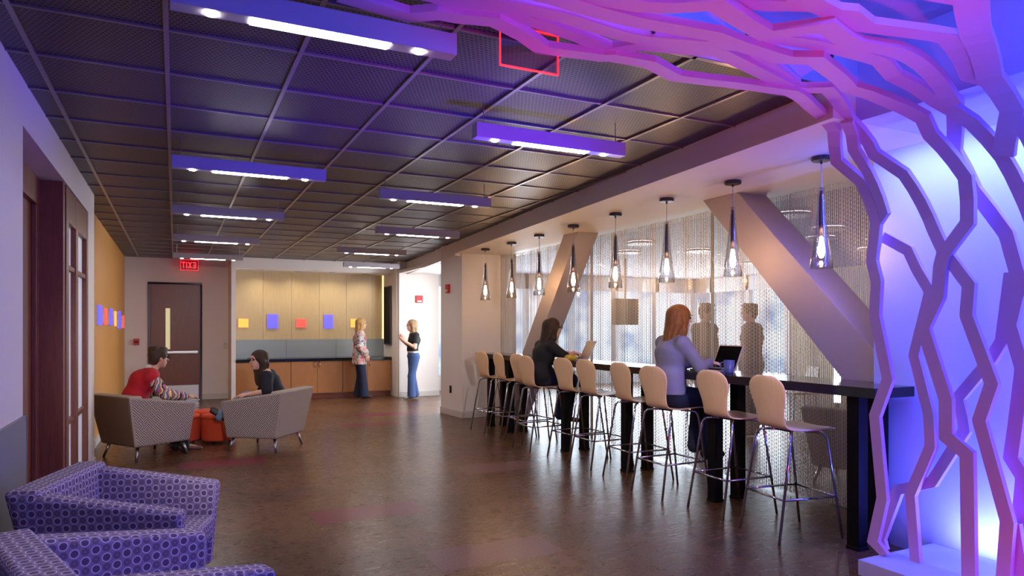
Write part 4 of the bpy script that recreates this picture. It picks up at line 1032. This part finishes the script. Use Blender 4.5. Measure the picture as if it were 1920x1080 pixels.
def hair_long(mat, length, back=.05, sc=1.0, side=1.0, width=.075, wave=0.0):
    def fn(t, c, f, u, l, res):
        s = SDF()
        s.ell(c + u * .030 - f * .018, V3(.104, .086, .098) * sc, .02, [f, l, u])
        # falls over the back and the sides
        top = c + u * .03 - f * .055; end = c - V3(0, 0, 1) * length - f * back
        s.cone(top, end, .075, .055, .03, (l, 1.25))
        for g_ in (1, -1):
            s.chain([c + u * .07 + l * g_ * .05, c + l * g_ * .082 * side - u * .02 - f * .01, c - u * .12 + l * g_ * width - f * .02, c - V3(0, 0, 1) * (length * .95) + l * g_ * width - f * back * .6], [.03, .030, .032, .018], .025)
            for q in range(3):
                o_ = (q - 1) * .03; s.chain([c - u * .05 + l * g_ * (.05 + .012 * q) - f * (.05 + .012 * q), c - V3(0, 0, 1) * (length + .02 - .02 * q) + l * g_ * (.035 + .02 * q) - f * (back + .015)], [.03, .012], .012)
        s.ell(c + f * .088 - u * .035, V3(.062, .056, .098) * sc, .014, [f, l, u], True)
        s.mesh('hair', M[mat], t, res)
    return fn
def hair_short(mat):
    def fn(t, c, f, u, l, res):
        s = SDF(); s.ell(c + u * .040 - f * .016, (.106, .086, .088), .02, [f, l, u]); s.ell(c - f * .055 - u * .02, (.055, .072, .075), .03, [f, l, u])
        for q in range(9):
            a = q / 8 * PI; s.ell(c + u * (.10 + .01 * math.sin(q * 2.3)) - f * .01 + f * .07 * math.cos(a) + l * .045 * math.sin(q * 1.9), (.035, .03, .028), .02, [f, l, u])
        for g_ in (1, -1): s.ell(c + l * g_ * .07 + u * .03 + f * .02, (.03, .016, .04), .015, [f, l, u])
        s.ell(c + f * .090 - u * .040, (.060, .066, .085), .012, [f, l, u], True)
        s.mesh('hair', M[mat], t, res)
    return fn
def torso(s, J, g=.012, hem=None, k=.05, pel=True):
    s.cone(J['neck'] - V3(0, 0, .035), J['chest'], .058 + g, .102 + g, k, ((0, 1, 0), 1.45)); s.cone(J['chest'], J['waist'], .106 + g, .09 + g, k, ((0, 1, 0), 1.32))
    if pel: s.cone(J['waist'], J['pelvis'], .09 + g, .115 + g, k, ((0, 1, 0), 1.4))
    for q in ('l', 'r'): s.cone(J['neck'] - V3(0, 0, .045), J['sh' + q], .045 + g, .052 + g, .04)
def sleeve(s, J, q, frac, g=.012, k=.02, flare=0):
    sh, el, wr = J['sh' + q], J['el' + q], J['wr' + q]
    if frac <= 1: s.cone(sh, sh + (el - sh) * frac, .053 + g, .045 + g + flare, k)
    else:
        s.cone(sh, el, .053 + g, .042 + g, k); s.cone(el, el + (wr - el) * (frac - 1), .042 + g, .03 + g + flare, k)
def glasses(t, c, f, u, l):
    for g_ in (1, -1):
        p = c + f * .106 + l * g_ * .034 + u * .012
        MB().tube([tuple(p + l * .026 * math.cos(a) + u * .019 * math.sin(a)) for a in np.linspace(0, 2 * PI, 15)], .0022, 6).build('glasses_rim', M['black'], t)
        MB().tube([tuple(p + l * g_ * .026), tuple(c + l * g_ * .082 + u * .012 - f * .01)], .002, 6).build('glasses_arm', M['black'], t)

# standing blond woman in a floral kimono, by the alcove counter, facing right
def kimono(t, J, res):
    s = SDF(); torso(s, J, .008, pel=False); s.cone(J['chest'], J['pelvis'], .11, .12, .05, ((0, 1, 0), 1.3)); s.mesh('red_top', M['red_top'], t, res)
    s = SDF(); torso(s, J, .024); s.cone(J['pelvis'], J['pelvis'] - V3(.01, 0, .17), .138, .15, .05, ((0, 1, 0), 1.4))
    for q in ('l', 'r'): sleeve(s, J, q, 1.75, .024, .02, .035)
    s.ell(J['chest'] + V3(.15, 0, .02), (.075, .055, .14), .02, None, True); s.ell(J['waist'] + V3(.17, 0, 0), (.07, .06, .3), .02, None, True)
    s.plane(J['pelvis'] - V3(0, 0, .2), (0, 0, -1)); s.mesh('kimono', M['floral'], t, res)
J1 = dict(head=(.03, 0, 1.525), neck=(0, 0, 1.36), chest=(-.01, 0, 1.22), waist=(.0, 0, 1.04), pelvis=(-.01, 0, .90), shl=(-.01, .165, 1.315), shr=(-.01, -.165, 1.315), ell=(-.05, .20, 1.06), elr=(-.03, -.20, 1.06),
          wrl=(.06, .19, .87), wrr=(.10, -.17, .90), hipl=(-.01, .085, .86), hipr=(-.01, -.085, .86), knl=(.01, .09, .47), knr=(.04, -.09, .47), anl=(-.03, .10, .09), anr=(.07, -.09, .09), toel=(.12, .11, .035), toer=(.21, -.10, .035))
down = dict(l=((.3, 0, -1), (0, -1, 0), .6, -1), r=((.3, 0, -1), (0, 1, 0), .6, 1))
person('blond woman in a floral kimono, red top and dark flared jeans standing by the counter', (3.40, 14.0, 0), R(-8), J1, hands=down, bottom=('denim_dark', .098, True), top=kimono, hairfn=hair_long('hair_blond', .29, .085), res=.009)
# standing woman in black tee and jeans, facing left, hands raised
def tee(t, J, res):
    s = SDF(); torso(s, J, .010); 
    for q in ('l', 'r'): sleeve(s, J, q, .55, .010)
    s.plane(J['pelvis'] + V3(0, 0, .08), (0, 0, -1)); s.mesh('t_shirt', M['blackcloth'], t, res)
    s = SDF(); torso(s, J, .005); s.plane(J['pelvis'] + V3(0, 0, .045), (0, 0, -1)); s.plane(J['pelvis'] + V3(0, 0, .14), (0, 0, 1)); s.mesh('undershirt', M['white_cloth'], t, res)
J2 = dict(head=(.04, 0, 1.49), neck=(0, 0, 1.335), chest=(-.02, 0, 1.20), waist=(.015, 0, 1.02), pelvis=(.0, 0, .89), shl=(-.02, .16, 1.29), shr=(-.02, -.16, 1.29), ell=(.02, .21, 1.05), elr=(.02, -.21, 1.05),
          wrl=(.21, .14, 1.17), wrr=(.20, -.14, 1.19), hipl=(-.01, .085, .85), hipr=(-.01, -.085, .85), knl=(.06, .09, .47), knr=(.0, -.09, .47), anl=(.06, .10, .09), anr=(-.06, -.10, .09), toel=(.20, .11, .035), toer=(.08, -.12, .035))
person('woman in black t-shirt and blue jeans standing before the white wall, hands raised', (4.345, 13.44, 0), R(176), J2, hands=dict(l=((.5, -.25, .8), (0, -1, .2), .7, -1), r=((.5, .25, .8), (0, 1, .2), .7, 1)),
       bottom=('denim', .085, True), top=tee, hairfn=hair_long('hair_ash', .27, .08), shoes='shoe_grey', res=.009)
# man in red vest, seated in the left armchair
def vest(t, J, res):
    s = SDF(); torso(s, J, .030); s.mesh('vest', M['red_vest'], t, res)
    s = SDF()
    for q in ('l', 'r'): sleeve(s, J, q, 1.92, .018, .02)
    s.mesh('sweater_sleeves', M['sleeve'], t, res)
    s = SDF(); s.cone(J['neck'] + V3(0, 0, -.005), J['neck'] + V3(-.005, 0, .03), .062, .058, .01); s.mesh('collar', M['white_cloth'], t, res)
J3 = dict(head=(.16, 0, 1.10), neck=(.07, 0, .945), chest=(.0, 0, .84), waist=(-.09, 0, .67), pelvis=(-.12, 0, .53), shl=(.04, .19, .89), shr=(.04, -.19, .89), ell=(.17, .27, .70), elr=(.17, -.26, .70),
          wrl=(.40, .19, .655), wrr=(.41, -.17, .655), hipl=(-.06, .10, .52), hipr=(-.06, -.10, .52), knl=(.36, .12, .52), knr=(.36, -.12, .50), anl=(.36, .10, .10), anr=(.40, -.12, .10), toel=(.52, .10, .04), toer=(.56, -.14, .04))
person('man in a red vest with colourful knit sleeves sitting forward in the left armchair', (-.32, 8.86, 0), R(14), J3, skin='skin2', hands=dict(l=((1, -.4, .0), (0, -.3, -1), .8, 1), r=((1, .4, .0), (0, .3, -1), .8, -1)),
       bottom=('blackcloth', .055, False), top=vest, hairfn=hair_short('hair_brown'), shoes='shoe_brown', res=.0085, extra=lambda t, J, c, f, u, l, r: glasses(t, c, f, u, l), headf=(1, .15, -.05))
# woman in navy top and light jeans, seated in the right armchair
def navytop(t, J, res):
    s = SDF(); torso(s, J, .014)
    for q in ('l', 'r'): sleeve(s, J, q, 1.0, .014, .02, .006)
    s.mesh('navy_top', M['navy'], t, res)
J4 = dict(head=(.12, 0, 1.055), neck=(.04, 0, .905), chest=(-.01, 0, .79), waist=(-.09, 0, .64), pelvis=(-.14, 0, .53), shl=(.0, .165, .865), shr=(.0, -.165, .865), ell=(-.02, .27, .70), elr=(.10, -.20, .66),
          wrl=(.20, .22, .665), wrr=(.26, -.06, .62), hipl=(-.07, .09, .52), hipr=(-.07, -.09, .52), knl=(.26, .12, .60), knr=(.26, -.08, .60), anl=(.50, .08, .42), anr=(.52, -.05, .43), toel=(.62, .08, .46), toer=(.64, -.05, .47))
person('dark-haired woman in navy top and pale jeans leaning in the armchair right of the ottomans', (1.02, 8.80, 0), R(166), J4, hands=dict(l=((1, -.3, -.1), (0, -.3, -1), .5, 1), r=((1, .2, .0), (0, .2, -1), .5, -1)),
       bottom=('denim_light', .055, False), top=navytop, hairfn=hair_long('hair_dark', .27, .03), res=.0085, extra=lambda t, J, c, f, u, l, r: glasses(t, c, f, u, l), headf=(1, .8, -.04))
# seated bar figures
def seat_pose(lean=0.0, zoff=0.0, foot=.33):
    s_ = lean
    return dict(head=(.06 + s_, 0, 1.52 + zoff), neck=(.0 + s_ * .9, 0, 1.355 + zoff), chest=(-.035 + s_ * .7, 0, 1.22 + zoff), waist=(-.05 + s_ * .3, 0, 1.02 + zoff), pelvis=(-.05, 0, .885), shl=(-.02 + s_ * .8, .165, 1.305 + zoff), shr=(-.02 + s_ * .8, -.165, 1.305 + zoff),
                ell=(.12 + s_, .22, 1.10), elr=(.12 + s_, -.21, 1.11), wrl=(.31 + s_, .10, 1.135), wrr=(.31 + s_, -.07, 1.14), hipl=(.0, .09, .845), hipr=(.0, -.09, .845), knl=(.33, .11, .82), knr=(.33, -.10, .82),
                anl=(.27, .10, foot + .09), anr=(.28, -.09, foot + .06), toel=(.40, .11, foot + .03), toer=(.41, -.10, foot))
def sweater(t, J, res):
    s = SDF(); torso(s, J, .014); s.cone(J['waist'], J['pelvis'] + V3(0, 0, .0), .108, .13, .04, ((0, 1, 0), 1.36))
    for q in ('l', 'r'): sleeve(s, J, q, 1.93, .012)
    s.plane(J['pelvis'] - V3(0, 0, .015), (0, 0, -1)); s.mesh('sweater', M['lavender'], t, res)
hb = dict(l=((1, -.15, -.12), (0, 0, -1), .55, 1), r=((1, .1, -.12), (0, 0, -1), .55, -1))
person('copper-haired woman in a lavender sweater sitting at the bar, typing on the silver laptop', (3.96, 4.83, 0), R(-8), seat_pose(.0, .005), hands=hb, bottom=('denim_dark', .062, False), top=sweater, hairfn=hair_long('hair_red', .27, .125, 1.04), res=.0065)
def dress(t, J, res):
    s = SDF(); torso(s, J, .016); s.cone(J['pelvis'], (J['hipl'] + J['hipr']) / 2 + V3(.12, 0, .0), .13, .11, .05, ((0, 1, 0), 1.5))
    for q in ('l', 'r'): sleeve(s, J, q, 1.05, .014, .02, .008)
    s.mesh('tunic', M['blackcloth'], t, res)
P4 = seat_pose(.07, -.08)
person('dark-haired woman in a black tunic sitting at the bar with a laptop', (3.97, 7.27, 0), R(-6), P4, hands=hb, bottom=('denim_dark', .06, False), top=dress, hairfn=hair_long('hair_dark', .27, .125, 1.04), res=.0085, extra=lambda t, J, c, f, u, l, r: glasses(t, c, f, u, l))
# two men in the next room
def jacket(mat):
    def fn(t, J, res):
        s = SDF(); torso(s, J, .035); s.cone(J['pelvis'], J['pelvis'] - V3(0, 0, .08), .15, .15, .05, ((0, 1, 0), 1.35))
        for q in ('l', 'r'): sleeve(s, J, q, 1.95, .018)
        s.mesh('jacket', M[mat], t, res)
    return fn
JM = dict(head=(.03, 0, 1.645), neck=(0, 0, 1.475), chest=(-.01, 0, 1.32), waist=(.0, 0, 1.11), pelvis=(0, 0, .96), shl=(-.01, .20, 1.425), shr=(-.01, -.20, 1.425), ell=(.0, .27, 1.13), elr=(.02, -.26, 1.13),
          wrl=(.18, .16, 1.02), wrr=(.20, -.10, 1.03), hipl=(0, .10, .92), hipr=(0, -.10, .92), knl=(.02, .11, .50), knr=(.0, -.11, .50), anl=(.0, .12, .09), anr=(-.02, -.12, .09), toel=(.14, .14, .035), toer=(.12, -.14, .035))
hm = dict(l=((.6, -.8, -.1), (0, -.3, -1), .6, 1), r=((.6, .8, -.1), (0, .3, -1), .6, -1))
person('man in a pale shirt standing beyond the chain curtain, left of the pair', (6.36, 7.13, 0), R(-70), JM, hands=hm, bottom=('suit2', .075, True), top=jacket('suit2'), hairfn=hair_short('hair_brown'), res=.012)
person('man in a grey-brown jacket standing beyond the chain curtain, right of the pair', (6.95, 6.90, 0), R(150), JM, hands=hm, bottom=('suit', .075, True), top=jacket('suit'), hairfn=hair_short('hair_brown'), res=.012)
# yellow packet on the bar
s = SDF(); t = thing('yellow_packet', 'crumpled yellow packet on the bar before the dark-haired woman', 'packet', (4.07, 6.80, 1.071))
for q in range(7): s.ell((.05 * math.sin(q * 2.1), .05 * math.cos(q * 1.7), .032 + .012 * math.sin(q * 3)), (.045, .035, .03), .012)
s.plane((0, 0, .0), (0, 0, -1)); s.mesh('wrapper', fabric('yellow_wrap', (206, 178, 60), .4), t, .006)
